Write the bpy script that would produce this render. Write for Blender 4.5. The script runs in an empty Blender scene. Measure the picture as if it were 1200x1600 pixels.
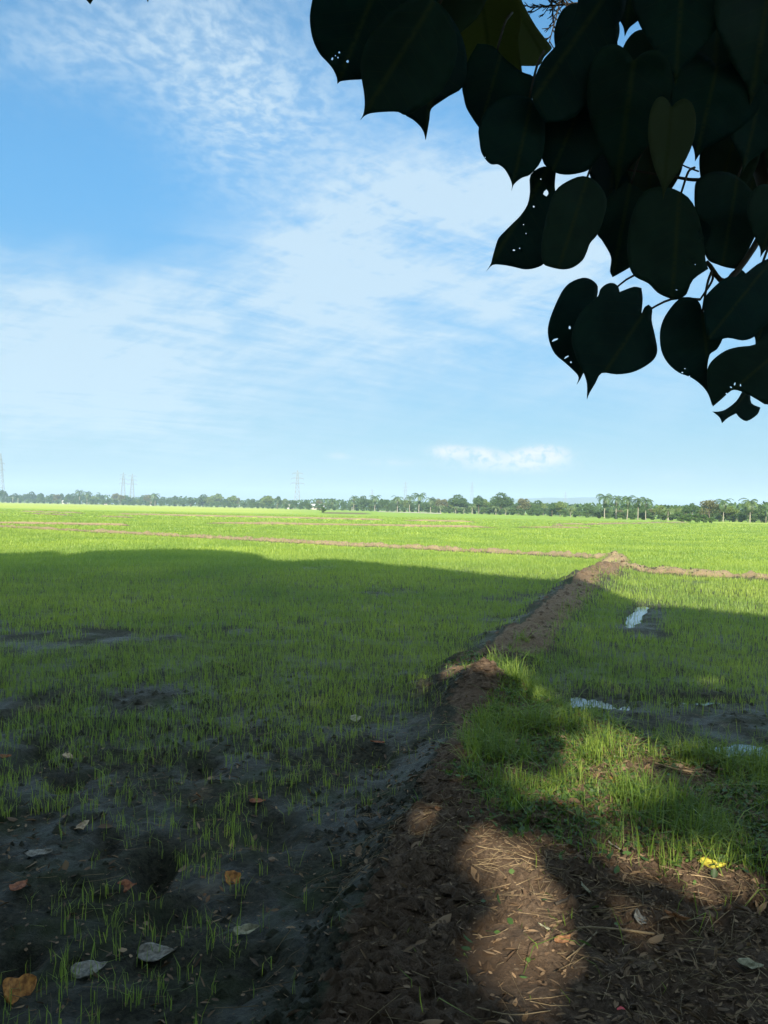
import bpy, bmesh, math, random
import numpy as np
from mathutils import Vector, Matrix
from mathutils.geometry import delaunay_2d_cdt

R = math.radians
rng = np.random.default_rng(7)
random.seed(7)
scene = bpy.context.scene
COL = scene.collection

# ------------------------------------------------------------------ camera
CAM = np.array([0.0, 0.0, 1.60])
F = 1200.0                       # focal length in photo pixels (1200 x 1600)
ROLL = math.atan(0.0195)
PITCH = -5.0 / F                 # looks a hair below level
cr, sr = math.cos(ROLL), math.sin(ROLL)
_fw = np.array([0, math.cos(PITCH), math.sin(PITCH)])
_r0 = np.array([1.0, 0, 0]); _u0 = np.cross(_r0, _fw)
RIGHT = _r0 * cr + _u0 * sr
UP = np.cross(RIGHT, _fw)
cam_d = bpy.data.cameras.new('camera')
cam = bpy.data.objects.new('camera', cam_d); COL.objects.link(cam)
cam_d.sensor_fit = 'VERTICAL'; cam_d.sensor_height = 36.0
cam_d.lens = 36.0 * F / 1600.0
cam_d.clip_start = 0.02; cam_d.clip_end = 30000
cam.matrix_world = Matrix(((RIGHT[0], UP[0], -_fw[0], CAM[0]), (RIGHT[1], UP[1], -_fw[1], CAM[1]),
                           (RIGHT[2], UP[2], -_fw[2], CAM[2]), (0, 0, 0, 1)))
scene.camera = cam

# ------------------------------------------------------------------ light
EXPO = 1.62
SUN_EL = R(26.6)
SH = np.array([0.10, 1.0]); SH /= np.linalg.norm(SH)      # way the shadows run on the ground
SUN_DIR = np.array([-SH[0] * math.cos(SUN_EL), -SH[1] * math.cos(SUN_EL), math.sin(SUN_EL)])
sun_d = bpy.data.lights.new('sun', 'SUN'); sun_d.energy = 4.4; sun_d.angle = R(0.55); sun_d.color = (1.0, 0.90, 0.72)
sun = bpy.data.objects.new('sun', sun_d); COL.objects.link(sun)
sun.rotation_euler = Vector(SUN_DIR).to_track_quat('Z', 'Y').to_euler()
vs = scene.view_settings
vs.view_transform = 'Standard'; vs.look = 'None'; vs.exposure = EXPO; vs.gamma = 1.0; vs.use_curve_mapping = False
cy = scene.cycles
cy.max_bounces = 6; cy.diffuse_bounces = 3; cy.glossy_bounces = 3; cy.transmission_bounces = 4
cy.transparent_max_bounces = 8; cy.volume_bounces = 0
cy.use_denoising = True
cy.caustics_reflective = False; cy.caustics_refractive = False
cy.sample_clamp_indirect = 8.0

# ------------------------------------------------------------------ sky
class NT:
    """small helper for writing node trees as expressions"""
    def __init__(self, tree): self.t = tree; self.n = tree.nodes; self.l = tree.links
    def node(self, kind, **kw):
        nd = self.n.new(kind)
        for k, v in kw.items(): setattr(nd, k, v)
        return nd
    def put(self, sock, v):
        if v is None: return
        if hasattr(v, 'is_output'): self.l.new(v, sock)
        else:
            if isinstance(v, (tuple, list)) and len(v) == 3 and len(getattr(sock, 'default_value', [])) == 4: v = (*v, 1)
            sock.default_value = v
    def m(self, op, a, b=None, c=None, clamp=False):
        nd = self.node('ShaderNodeMath', operation=op); nd.use_clamp = clamp
        for i, v in enumerate((a, b, c)): self.put(nd.inputs[i], v)
        return nd.outputs[0]
    def vm(self, op, a, b=None, out=0):
        nd = self.node('ShaderNodeVectorMath', operation=op)
        self.put(nd.inputs[0], a); self.put(nd.inputs[1], b)
        return nd.outputs[out]
    def comb(self, x, y, z=0.0):
        nd = self.node('ShaderNodeCombineXYZ')
        for i, v in enumerate((x, y, z)): self.put(nd.inputs[i], v)
        return nd.outputs[0]
    def noise(self, vec, scale, detail=3, rough=.55, dist=0.0, out='Fac'):
        nd = self.node('ShaderNodeTexNoise')
        self.put(nd.inputs['Vector'], vec); nd.inputs['Scale'].default_value = scale
        nd.inputs['Detail'].default_value = detail; nd.inputs['Roughness'].default_value = rough
        nd.inputs['Distortion'].default_value = dist
        return nd.outputs[out]
    def mix(self, f, a, b, blend='MIX'):
        nd = self.node('ShaderNodeMix', data_type='RGBA', blend_type=blend)
        self.put(nd.inputs[0], f); self.put(nd.inputs[6], a); self.put(nd.inputs[7], b)
        return nd.outputs[2]
    def smooth(self, v, lo, hi, a=0.0, b=1.0):
        nd = self.node('ShaderNodeMapRange', interpolation_type='SMOOTHSTEP')
        self.put(nd.inputs[0], v)
        for i, x in zip((1, 2, 3, 4), (lo, hi, a, b)): nd.inputs[i].default_value = x
        return nd.outputs[0]
    def attr(self, name):
        nd = self.node('ShaderNodeAttribute', attribute_name=name); return nd.outputs['Fac']

world = bpy.data.worlds.new('World'); scene.world = world; world.use_nodes = True
W = NT(world.node_tree); W.n.clear()
SKY_STR = 0.057
sky = W.node('ShaderNodeTexSky', sky_type='NISHITA')
sky.sun_disc = False; sky.sun_elevation = SUN_EL
sky.sun_rotation = math.atan2(SUN_DIR[0], SUN_DIR[1])
sky.air_density = 1.0; sky.dust_density = 1.0; sky.ozone_density = 1.6; sky.altitude = 0
tc = W.node('ShaderNodeTexCoord')
sep = W.node('ShaderNodeSeparateXYZ'); W.l.new(tc.outputs['Generated'], sep.inputs[0])
dx, dy, dz = sep.outputs
dyc = W.m('MAXIMUM', dy, 0.15)
u = W.m('DIVIDE', dx, dyc); v = W.m('DIVIDE', dz, dyc)
dzc = W.m('MAXIMUM', W.m('ADD', dz, 0.10), 0.05)
plane = W.comb(W.m('DIVIDE', dx, dzc), W.m('DIVIDE', dy, dzc))     # the cloud deck seen in perspective
warp = W.vm('SCALE', W.vm('SUBTRACT', W.noise(plane, 1.6, 3, .5, 0, 'Color'), (.5, .5, .5)))
warp.node.inputs['Scale'].default_value = 0.22
pw = W.vm('ADD', plane, warp)
ripple = W.noise(W.vm('MULTIPLY', pw, (1.25, 1.0, 1)), 27, 3, .55, .2)
def rotmap(vec, ang, sx, sy):
    nd = W.node('ShaderNodeMapping', vector_type='TEXTURE'); W.put(nd.inputs[0], vec)
    nd.inputs['Rotation'].default_value = (0, 0, R(ang)); nd.inputs['Scale'].default_value = (1 / sx, 1 / sy, 1)
    return nd.outputs[0]
streak = W.noise(rotmap(pw, 28, 1.0, 3.2), 1.7, 8, .62, .4)
uv = W.comb(u, v)
soft = W.noise(rotmap(uv, 22, 1.0, 2.6), 4.0, 5, .6, .4)
fine = W.noise(rotmap(uv, 20, 1.0, 5.5), 11.0, 5, .65, .4)
wob = W.vm('SCALE', W.vm('SUBTRACT', W.noise(uv, 5.0, 4, .6, 0, 'Color'), (.5, .5, .5))); wob.node.inputs['Scale'].default_value = .16
uw = W.vm('ADD', uv, wob)
def blob(px, py, rx, ry, ang, amp, vec=None):
    """a soft bank of cloud at a bearing, given in degrees-like tangents"""
    cx, cyy = (px - 600) / F, (794 - py) / F
    nd = W.node('ShaderNodeMapping', vector_type='TEXTURE'); W.put(nd.inputs[0], vec or uw)
    nd.inputs['Location'].default_value = (cx, cyy, 0); nd.inputs['Rotation'].default_value = (0, 0, R(ang))
    nd.inputs['Scale'].default_value = (rx / F, ry / F, 1)
    L2 = W.vm('DOT_PRODUCT', nd.outputs[0], nd.outputs[0], 1)
    return W.m('MULTIPLY', W.m('EXPONENT', W.m('MULTIPLY', L2, -1.0)), amp)
def addup(lst):
    a = lst[0]
    for b in lst[1:]: a = W.m('ADD', a, b)
    return a
rip_mask = addup([blob(300, 60, 260, 120, -20, .95), blob(400, 190, 170, 110, -45, .75), blob(60, 60, 140, 60, 0, .5)])
cir_mask = addup([blob(600, 350, 310, 105, 24, 1.25), blob(700, 270, 200, 60, 25, .5), blob(470, 420, 110, 80, 20, .55),
                  blob(760, 430, 240, 80, 12, .8), blob(60, 520, 240, 80, -14, .95), blob(300, 490, 200, 45, -8, .55),
                  blob(620, 560, 300, 55, 4, .62), blob(950, 420, 260, 200, 0, .75), blob(120, 640, 420, 110, -8, .6)])
rip_amt = W.m('MULTIPLY', rip_mask, W.smooth(ripple, .30, .72, .22, .66))
cir_tex = W.m('ADD', W.m('ADD', W.m('MULTIPLY', streak, .55), W.m('MULTIPLY', soft, .46)), W.m('MULTIPLY', fine, .22))
cir_amt = W.m('MULTIPLY', cir_mask, W.smooth(cir_tex, .42, .80, .06, .95))
cirrip = W.m('MULTIPLY', W.m('MULTIPLY', cir_mask, .09), W.smooth(ripple, .4, .7, 0, .8))
milk = addup([blob(40, 570, 250, 110, -8, .28), blob(180, 640, 380, 70, -4, .08), blob(560, 520, 330, 60, 6, .10), blob(560, 330, 220, 70, 25, .12)])
veil = W.m('MULTIPLY', W.smooth(v, 0.0, 0.36, .22, .0), W.smooth(soft, .3, .75, .7, 1.0))
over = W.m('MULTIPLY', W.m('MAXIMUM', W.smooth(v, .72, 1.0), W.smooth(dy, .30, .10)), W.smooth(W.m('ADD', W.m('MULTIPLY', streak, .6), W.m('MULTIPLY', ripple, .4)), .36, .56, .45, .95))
dens = W.m('MINIMUM', addup([rip_amt, cir_amt, cirrip, veil, milk]), .86)
# fair-weather cumulus low over the far trees
ctex = W.noise(rotmap(uv, 0, 1, 1.25), 75, 7, .62, .5)
cum = addup([blob(700, 702, 30, 10, 0, 1.0, uv), blob(752, 706, 26, 12, 0, .8, uv), blob(850, 703, 36, 13, 0, 1.1, uv), blob(820, 712, 40, 12, 0, .6, uv), blob(790, 722, 110, 16, 0, .55, uv),
             blob(528, 713, 20, 7, 0, .45, uv), blob(610, 722, 40, 6, 0, .35, uv), blob(1050, 735, 40, 10, 0, .25, uv)])
cum_amt = W.m('MULTIPLY', W.m('MULTIPLY', W.m('MINIMUM', cum, 1.0), W.smooth(ctex, .32, .56, .15, 1.0)), W.smooth(cum, .10, .5, .40, 1.0))
def srgb(r, g, b):
    f = lambda c: (c / 255 / 12.92) if c <= 10 else ((c / 255 + .055) / 1.055) ** 2.4
    return (f(r), f(g), f(b))
def sky_rad(r, g, b): return tuple(c / (2 ** EXPO) / SKY_STR for c in srgb(r, g, b))
skyc = W.mix(1.0, sky.outputs[0], W.mix(W.smooth(v, 0.0, .55), (0.245, 0.415, 0.515), (0.47, 1.02, 1.20)), 'MULTIPLY')
col = W.mix(dens, skyc, sky_rad(210, 233, 248))
col = W.mix(over, col, tuple(c * 1.85 for c in sky_rad(206, 232, 250)))      # unseen cloud overhead and behind the camera, added and brightened to lift the shade
col = W.mix(cum_amt, col, sky_rad(246, 244, 240))
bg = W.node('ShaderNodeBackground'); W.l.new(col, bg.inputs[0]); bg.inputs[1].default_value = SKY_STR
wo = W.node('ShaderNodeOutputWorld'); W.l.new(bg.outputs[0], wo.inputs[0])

# ------------------------------------------------------------------ helpers
def ray(px, py):
    d = _fw + RIGHT * ((px - 600) / F) + UP * ((800 - py) / F)
    return d                                           # one metre of depth along the view axis
def at(px, py, depth): return CAM + ray(px, py) * depth
def horizon(px): return 795 + 0.0195 * (px - 600)
def far_xy(px, depth):
    p = at(px, horizon(px), depth); return float(p[0]), float(p[1])

def tag(o, label=None, cat=None, group=None, kind=None):
    if label: o['label'] = label
    if cat: o['category'] = cat
    if group: o['group'] = group
    if kind: o['kind'] = kind
    return o
def empty(name, loc=(0, 0, 0), rz=0.0):
    o = bpy.data.objects.new(name, None); COL.objects.link(o)
    o.location = loc; o.rotation_euler = (0, 0, rz); o.empty_display_size = .2
    return o
def link_mesh(name, me, mat, parent=None):
    o = bpy.data.objects.new(name, me); COL.objects.link(o)
    if mat is not None and not me.materials:
        for mm in (mat if isinstance(mat, (list, tuple)) else [mat]): me.materials.append(mm)
    if parent is not None: o.parent = parent
    return o
def np_mesh(name, V, faces, smooth=True):
    """V (n,3); faces: list of int arrays of shape (k, corners)"""
    me = bpy.data.meshes.new(name)
    V = np.asarray(V, dtype=np.float32)
    me.vertices.add(len(V)); me.vertices.foreach_set('co', V.ravel())
    idx = np.concatenate([f.ravel() for f in faces]).astype(np.int32)
    sizes = np.concatenate([np.full(len(f), f.shape[1], dtype=np.int32) for f in faces])
    me.loops.add(len(idx)); me.loops.foreach_set('vertex_index', idx)
    me.polygons.add(len(sizes))
    starts = np.concatenate([[0], np.cumsum(sizes)[:-1]]).astype(np.int32)
    me.polygons.foreach_set('loop_start', starts)
    me.polygons.foreach_set('use_smooth', np.full(len(sizes), smooth))
    me.update(calc_edges=True)
    return me
def add_attr(me, name, vals):
    a = me.attributes.new(name, 'FLOAT', 'POINT'); a.data.foreach_set('value', np.asarray(vals, dtype=np.float32))
def py_mesh(name, V, Fc, smooth=True):
    me = bpy.data.meshes.new(name); me.from_pydata([tuple(map(float, p)) for p in V], [], Fc); me.update()
    for p in me.polygons: p.use_smooth = smooth
    return me

def _hash(ix, iy, seed):
    h = (ix.astype(np.int64) * 374761393 + iy.astype(np.int64) * 668265263 + seed * 1442695041) & 0xffffffff
    h = ((h ^ (h >> 13)) * 1274126177) & 0xffffffff
    return ((h ^ (h >> 16)) & 0xffff) / 65535.0
def vnoise(x, y, seed=0):
    x = np.asarray(x, float); y = np.asarray(y, float)
    ix, iy = np.floor(x), np.floor(y); fx, fy = x - ix, y - iy
    fx = fx * fx * (3 - 2 * fx); fy = fy * fy * (3 - 2 * fy)
    a = _hash(ix, iy, seed); b = _hash(ix + 1, iy, seed); c = _hash(ix, iy + 1, seed); d = _hash(ix + 1, iy + 1, seed)
    return (a * (1 - fx) + b * fx) * (1 - fy) + (c * (1 - fx) + d * fx) * fy
def fbm(x, y, scale, octv=4, seed=0, gain=.5):
    s = 0; a = 1.0; t = 0
    for k in range(octv):
        s = s + a * vnoise(x * scale * 2 ** k + 17.3 * k, y * scale * 2 ** k - 9.1 * k, seed + k); t += a; a *= gain
    return s / t
def sstep(v, lo, hi):
    t = np.clip((v - lo) / (hi - lo), 0, 1); return t * t * (3 - 2 * t)
def poly_sd(x, y, poly):
    """signed distance to a polygon, positive inside"""
    x = np.asarray(x, float); y = np.asarray(y, float)
    d = np.full(x.shape, 1e9); inside = np.zeros(x.shape, bool)
    n = len(poly)
    for i in range(n):
        ax, ay = poly[i]; bx, by = poly[(i + 1) % n]
        ex, ey = bx - ax, by - ay
        t = np.clip(((x - ax) * ex + (y - ay) * ey) / (ex * ex + ey * ey), 0, 1)
        d = np.minimum(d, np.hypot(x - ax - t * ex, y - ay - t * ey))
        c = ((ay > y) != (by > y)) & (x < (bx - ax) * (y - ay) / ((by - ay) if by != ay else 1e-9) + ax)
        inside ^= c
    return np.where(inside, d, -d)
def line_d(x, y, pts):
    d = np.full(np.shape(x), 1e9); side = np.zeros(np.shape(x))
    for (ax, ay), (bx, by) in zip(pts[:-1], pts[1:]):
        ex, ey = bx - ax, by - ay
        t = np.clip(((x - ax) * ex + (y - ay) * ey) / (ex * ex + ey * ey), 0, 1)
        dd = np.hypot(x - ax - t * ex, y - ay - t * ey)
        sgn = np.sign((x - ax) * ey - (y - ay) * ex)          # + on the right-hand side
        side = np.where(dd < d, sgn, side); d = np.minimum(d, dd)
    return d, side

# ------------------------------------------------------------------ lie of the land
BANK = [(-.50, -6), (-.42, 1.5), (-.30, 2.5), (-.16, 3.3), (.02, 4.1), (.24, 5.0), (.46, 6.0), (.62, 7.0), (.80, 7.7), (1.0, 7.4),
        (1.25, 6.5), (1.55, 5.7), (2.1, 4.85), (3.4, 3.75), (6, 2.6), (14, 1.5), (14, -6)]
PATH = [(.75, 6.6), (.98, 7.6), (1.95, 10.0), (2.95, 12.8), (3.85, 15.4), (5.05, 18.3), (6.3, 20.7)]
JOIN = [(6.3, 20.7), (7.0, 23.2), (7.7, 26.0)]
CROSS = [(-75, 82), (-24.6, 47), (-2.7, 32.2), (7.7, 26.0)]
RIGHTB = [(6.3, 20.7), (7.2, 20.0), (9.2, 18.9), (14, 17.4), (30, 14)]
FAR_BUNDS = [([(-80, 70), (-27, 52.5), (-18, 53)], .45, .20), ([(-19, 63.5), (-6, 66), (20, 75)], .5, .2),
             ([(-70, 118), (-6, 66)], .6, .2), ([(2, 66), (11.5, 70), (28, 101), (60, 150)], .6, .25),
             ([(-140, 150), (-30, 105), (25, 97)], .8, .25), ([(26, 45), (60, 60)], .5, .2), ([(7.7, 26), (26, 45)], .35, .10)]
# footprints and hollows in the mud: px, py, radius, depth
HOLLOWS = [(50, 1180, .11, .09), (105, 1218, .10, .08), (245, 1345, .09, .08), (235, 1375, .08, .07), (20, 1505, .08, .07),
           (275, 1420, .08, .05), (430, 1295, .12, .05), (170, 1320, .07, .05), (320, 1200, .1, .05), (580, 1180, .12, .05)]
PUDDLES = [(928, 1096, .34, .13, -.2), (905, 1110, .16, .07, 0), (995, 958, 1.7, .075, 1.17), (1180, 1188, .75, .24, .15), (1090, 1092, .5, .07, .05)]
def flat_px(px, py):
    d = ray(px, py); t = -CAM[2] / d[2]; return CAM[0] + d[0] * t, CAM[1] + d[1] * t
_holl = [(*flat_px(a, b), r, dep) for a, b, r, dep in HOLLOWS]
_pud = [(*flat_px(a, b), rx, ry, an) for a, b, rx, ry, an in PUDDLES if rx > 0]

def masks(x, y):
    x = np.asarray(x, float); y = np.asarray(y, float)
    wob = (fbm(x, y, 1.6, 3, 5) - .5) * .42
    bank = sstep(poly_sd(x, y, BANK) + wob * .8, -.22, .40)
    d, side = line_d(x, y, PATH)
    dd = d + wob * .8
    path = 1 - sstep(dd, .05, .72)
    d2, _ = line_d(x, y, JOIN); d3, _ = line_d(x, y, CROSS); d4, _ = line_d(x, y, RIGHTB)
    w3 = (fbm(x, y, .8, 2, 9) - .5) * .5
    dirt = np.maximum(np.maximum(1 - sstep(d2 + w3, .15, .5), 1 - sstep(d3 + w3, .12, .5)), 1 - sstep(d4 + w3, .12, .45))
    far = np.zeros(x.shape)
    for pts, w, h in FAR_BUNDS:
        dq, _ = line_d(x, y, pts); far = np.maximum(far, (1 - sstep(dq + w3 * w, w * .3, w)) * h / .2 * (.25 + .75 * sstep(fbm(x, y, .12, 3, 13), .38, .58)))
    return bank, path, side * d, dirt, far
def height(x, y, parts=None):
    x = np.asarray(x, float); y = np.asarray(y, float)
    bank, path, sd, dirt, far = masks(x, y) if parts is None else parts
    near = np.clip(1.2 - np.hypot(x, y) / 40, 0, 1)
    h = (fbm(x, y, 1.3, 3, 1) - .5) * .035 * near + (fbm(x, y, 8, 3, 2, .65) - .5) * .05 * near
    left = sstep(1.2 - x - .1 * y, -.3, .8) * sstep(9 - y, 0, 5)                # churned mud beside the bund
    h = h + left * (fbm(x, y, 7.5, 3, 21, .75) - .5) * .065
    cl = fbm(x, y, 4.5, 3, 11, .6) - .42
    h = h + bank * (.20 + .03 * cl + .03 * (fbm(x, y, 14, 3, 22) - .5) + (fbm(x, y, .9, 2, 33) - .5) * .10)
    h = h + path * (1 - bank * .75) * (.135 + .17 * cl + .10 * (fbm(x, y, 1.1, 2, 35) - .5))
    m1 = np.exp(-(((x - .78) / .28) ** 2 + ((y - 5.95) / .34) ** 2))             # heaped clods
    m2 = np.exp(-(((x - 4.6) / .6) ** 2 + ((y - 16.9) / .9) ** 2)) + np.exp(-(((x - 5.7) / .7) ** 2 + ((y - 19.4) / .9) ** 2)) * .9
    m3 = np.exp(-(((x - 7.0) / .45) ** 2 + ((y - 22.8) / .7) ** 2))
    h = h + (.5 + 1.1 * cl + .3) * (m1 * .26 + m2 * .22 + m3 * .24)
    h = h + dirt * (.17 + .24 * cl) + far * .24
    for px, py, r, dep in _holl:
        h = h - 1.7 * dep * np.exp(-(((x - px) / r) ** 2 + ((y - py) / (r * 1.5)) ** 2) ** 1.5)
    for px, py, rx, ry, an in _pud:
        c, s = math.cos(an), math.sin(an)
        a = ((x - px) * c + (y - py) * s) / rx; b = (-(x - px) * s + (y - py) * c) / (ry * 2)
        q = 1 - sstep(np.sqrt(a * a + b * b) + (fbm(x, y, 5, 3, 41) - .5) * 1.1, .55, 1.15)
        h = h * (1 - q) - q * .055
    return h
def ground_z(x, y):
    """height read back from the finished ground sheet"""
    i = min(max(np.searchsorted(xs, x) - 1, 0), len(xs) - 2); j = min(max(np.searchsorted(ys, y) - 1, 0), len(ys) - 2)
    a = (x - xs[i]) / (xs[i + 1] - xs[i]); b = (y - ys[j]) / (ys[j + 1] - ys[j])
    return float((GZ[j, i] * (1 - a) + GZ[j, i + 1] * a) * (1 - b) + (GZ[j + 1, i] * (1 - a) + GZ[j + 1, i + 1] * a) * b)
def on_ground(px, py):
    d = ray(px, py); t = .8
    for _ in range(6000):
        p = CAM + d * t
        if p[2] <= ground_z(p[0], p[1]): break
        t += .01 + t * .0015
    return np.array([p[0], p[1], ground_z(p[0], p[1])])

# ------------------------------------------------------------------ materials
def new_mat(name):
    m = bpy.data.materials.new(name); m.use_nodes = True
    n = NT(m.node_tree); n.n.clear()
    out = n.node('ShaderNodeOutputMaterial')
    return m, n, out
def principled(n, **kw):
    b = n.node('ShaderNodeBsdfPrincipled')
    for k, v in kw.items(): n.put(b.inputs[k.replace('_', ' ')], v)
    return b
def objpos(n):
    g = n.node('ShaderNodeNewGeometry'); return g.outputs['Position']
def solid(name, c, rough=.8, var=.35, scale=6.0, c2=None, bump=0.0, spec=.3, coord='Object'):
    m, n, out = new_mat(name)
    t = n.node('ShaderNodeTexCoord').outputs[coord]
    f = n.noise(t, scale, 5, .6)
    c2 = c2 or tuple(x * (1 - var) for x in c)
    colr = n.mix(n.smooth(f, .32, .68), c2, c)
    b = principled(n, Base_Color=colr, Roughness=rough); b.inputs['Specular IOR Level'].default_value = spec
    if bump:
        bp = n.node('ShaderNodeBump'); bp.inputs['Strength'].default_value = bump
        n.l.new(n.noise(t, scale * 4, 5, .65), bp.inputs['Height']); n.l.new(bp.outputs[0], b.inputs['Normal'])
    n.l.new(b.outputs[0], out.inputs[0]); return m
def leafy(name, c1, c2, trans=.35, rough=.5, scale=3.0, attr=None, spec=.3, c3=None, world=True):
    """thin green stuff that lets some light through"""
    m, n, out = new_mat(name)
    t = objpos(n) if world else n.node('ShaderNodeTexCoord').outputs['Object']
    f = n.attr(attr) if attr else n.noise(t, scale, 4, .6)
    colr = n.mix(f if attr else n.smooth(f, .3, .7), c1, c2)
    if c3 is not None: colr = n.mix(n.smooth(n.noise(t, .35, 3, .6), .42, .66), colr, n.mix(.6, colr, c3))
    b = principled(n, Base_Color=colr, Roughness=rough); b.inputs['Specular IOR Level'].default_value = spec
    tr = n.node('ShaderNodeBsdfTranslucent'); n.l.new(n.mix(1.0, colr, (1.25, 1.15, .7), 'MULTIPLY'), tr.inputs[0])
    mx = n.node('ShaderNodeMixShader'); mx.inputs[0].default_value = trans
    n.l.new(b.outputs[0], mx.inputs[1]); n.l.new(tr.outputs[0], mx.inputs[2]); n.l.new(mx.outputs[0], out.inputs[0])
    return m

def ground_material():
    m, n, out = new_mat('ground')
    pos = objpos(n)
    soil, green, wet, dark = n.attr('soil'), n.attr('green'), n.attr('wet'), n.attr('hue')
    nb = n.noise(pos, 2.2, 5, .6); nf = n.noise(pos, 30, 8, .74); nl = n.noise(pos, .5, 4, .6)
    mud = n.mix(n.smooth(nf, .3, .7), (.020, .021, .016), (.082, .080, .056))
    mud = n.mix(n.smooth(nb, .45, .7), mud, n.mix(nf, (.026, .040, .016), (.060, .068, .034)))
    dry = n.mix(n.smooth(nf, .3, .72), (.070, .047, .033), (.20, .142, .097))
    dry = n.mix(n.smooth(nb, .42, .66), dry, n.mix(nf, (.07, .047, .032), (.15, .10, .064)))
    dry = n.mix(n.m('MULTIPLY', dark, .8), dry, n.mix(nf, (.21, .16, .095), (.33, .26, .155)))
    # the dry soil breaks up at its edge
    es = n.smooth(n.m('ADD', soil, n.m('MULTIPLY', n.m('SUBTRACT', n.noise(pos, 9, 4, .65), .5), .7)), .35, .6)
    colr = n.mix(es, mud, dry)
    st = n.node('ShaderNodeMapping'); n.put(st.inputs[0], pos); st.inputs['Scale'].default_value = (.16, 1, 1)
    gs = n.noise(st.outputs[0], .22, 6, .65); gs2 = n.noise(pos, 1.1, 6, .7)
    grn = n.mix(n.smooth(gs, .35, .65), (.15, .235, .040), (.25, .345, .050))
    grn = n.mix(n.smooth(gs2, .35, .7, 0, .40), grn, (.09, .18, .024))
    grn = n.mix(dark, grn, n.mix(gs2, (.36, .38, .09), (.27, .34, .05)))
    gm = n.smooth(n.m('ADD', green, n.m('MULTIPLY', n.m('SUBTRACT', n.noise(pos, 3, 5, .7), .5), .8)), .3, .75)
    colr = n.mix(gm, colr, grn)
    wetn = n.m('MULTIPLY', wet, n.smooth(n.noise(pos, 1.7, 5, .6), .42, .62))
    rough = n.m('SUBTRACT', .95, n.m('MULTIPLY', wetn, .45))
    b = principled(n, Base_Color=colr, Roughness=rough)
    n.l.new(n.m('ADD', .12, n.m('MULTIPLY', wetn, .22)), b.inputs['Specular IOR Level'])
    bp = n.node('ShaderNodeBump'); bp.inputs['Strength'].default_value = 1.0; bp.inputs['Distance'].default_value = .035
    n.l.new(n.m('ADD', n.noise(pos, 55, 7, .78), n.m('MULTIPLY', n.noise(pos, 13, 4, .6), .8)), bp.inputs['Height'])
    n.l.new(bp.outputs[0], b.inputs['Normal']); n.l.new(b.outputs[0], out.inputs[0])
    return m
M = {}
M['ground'] = ground_material()
M['rice'] = leafy('rice_blades', (.130, .22, .054), (.310, .40, .068), .46, .45, attr='tint', spec=.35)
M['grass'] = leafy('bank_grass', (.075, .145, .022), (.25, .32, .055), .46, .5, attr='tint', spec=.3)
M['straw'] = solid('dry_straw', (.30, .225, .13), .85, .65, 9)
M['litter'] = leafy('leaf_litter', (.075, .048, .030), (.25, .17, .10), .1, .8, attr='tint', spec=.2)
M['weed'] = leafy('weeds', (.028, .065, .018), (.075, .14, .03), .3, .5, attr='tint')
M['canopy'] = leafy('canopy_leaf', (.025, .055, .014), (.05, .095, .02), .12, .45, 4)
M['bark'] = solid('bark', (.17, .135, .10), .9, .5, 9, bump=.6)
M['twig'] = solid('twig_bark', (.055, .045, .035), .8, .4, 20)

def water_material():
    m, n, out = new_mat('puddle_water')
    b = principled(n, Base_Color=(.03, .032, .028), Roughness=.04); b.inputs['Specular IOR Level'].default_value = .9
    bp = n.node('ShaderNodeBump'); bp.inputs['Strength'].default_value = .05; bp.inputs['Distance'].default_value = .01
    n.l.new(n.noise(objpos(n), 14, 2, .5), bp.inputs['Height']); n.l.new(bp.outputs[0], b.inputs['Normal'])
    n.l.new(b.outputs[0], out.inputs[0]); return m
M['water'] = water_material()

# ------------------------------------------------------------------ ground: one sheet, the earth bunds cut out of it as their own mesh
def ramp(a, b, s0, s1):
    out = [a]; x = a
    while x < b:
        s = s0 + (s1 - s0) * (x - a) / (b - a); x += s; out.append(min(x, b))
    return out
ys = [-6000, -2500, -900, -300, -100, -40, -20, -12] + ramp(-8, 1.4, .5, .1) + ramp(1.4, 9.5, .028, .04)[1:] + ramp(9.5, 34, .045, .10)[1:] + \
     ramp(34, 56, .11, .16)[1:] + ramp(56, 110, .2, .45)[1:] + ramp(110, 400, 1.2, 8)[1:] + ramp(400, 1400, 12, 60)[1:] + [1900, 2800, 4200, 6000]
xh = ramp(0, 3.2, .032, .034) + ramp(3.2, 12, .04, .12)[1:] + ramp(12, 60, .2, 1.6)[1:] + ramp(60, 700, 3, 60)[1:] + [1200, 2400, 6000]
xs = sorted(set([-a for a in xh] + xh))
xs, ys = np.array(xs), np.array(ys)
GX, GY = np.meshgrid(xs, ys)
parts = masks(GX, GY)
GZ = height(GX, GY, parts)
bank, path, sd, dirt, far = parts
dist = np.hypot(GX, GY)
soil = np.clip(np.maximum.reduce([bank, path * .9, dirt, np.clip(far, 0, 1)]), 0, 1)
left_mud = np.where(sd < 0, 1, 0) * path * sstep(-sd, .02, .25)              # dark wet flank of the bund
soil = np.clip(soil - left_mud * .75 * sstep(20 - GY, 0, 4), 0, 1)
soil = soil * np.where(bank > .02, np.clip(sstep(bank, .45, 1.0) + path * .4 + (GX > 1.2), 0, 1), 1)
green = sstep(dist, 7, 34) * (1 - np.clip(soil * 1.6, 0, 1))
hue = np.zeros_like(GX)
ang = GX / np.maximum(GY, 1)
hue = np.maximum(hue, sstep(GY, 150, 230) * sstep(-.06 - ang, 0, .12))       # paler ripening plots far off to the left
hue = np.maximum(hue, sstep(GY, 105, 112) * sstep(ang - .42, 0, .02) * sstep(195 - GY, 0, 8))
hue = hue * (.5 + .5 * sstep(fbm(GX * .25, GY, .03, 3, 50), .35, .6)); hue = np.maximum(hue, np.maximum.reduce([dirt, np.clip(far, 0, 1), path * (1 - bank) * .22]))
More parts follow.
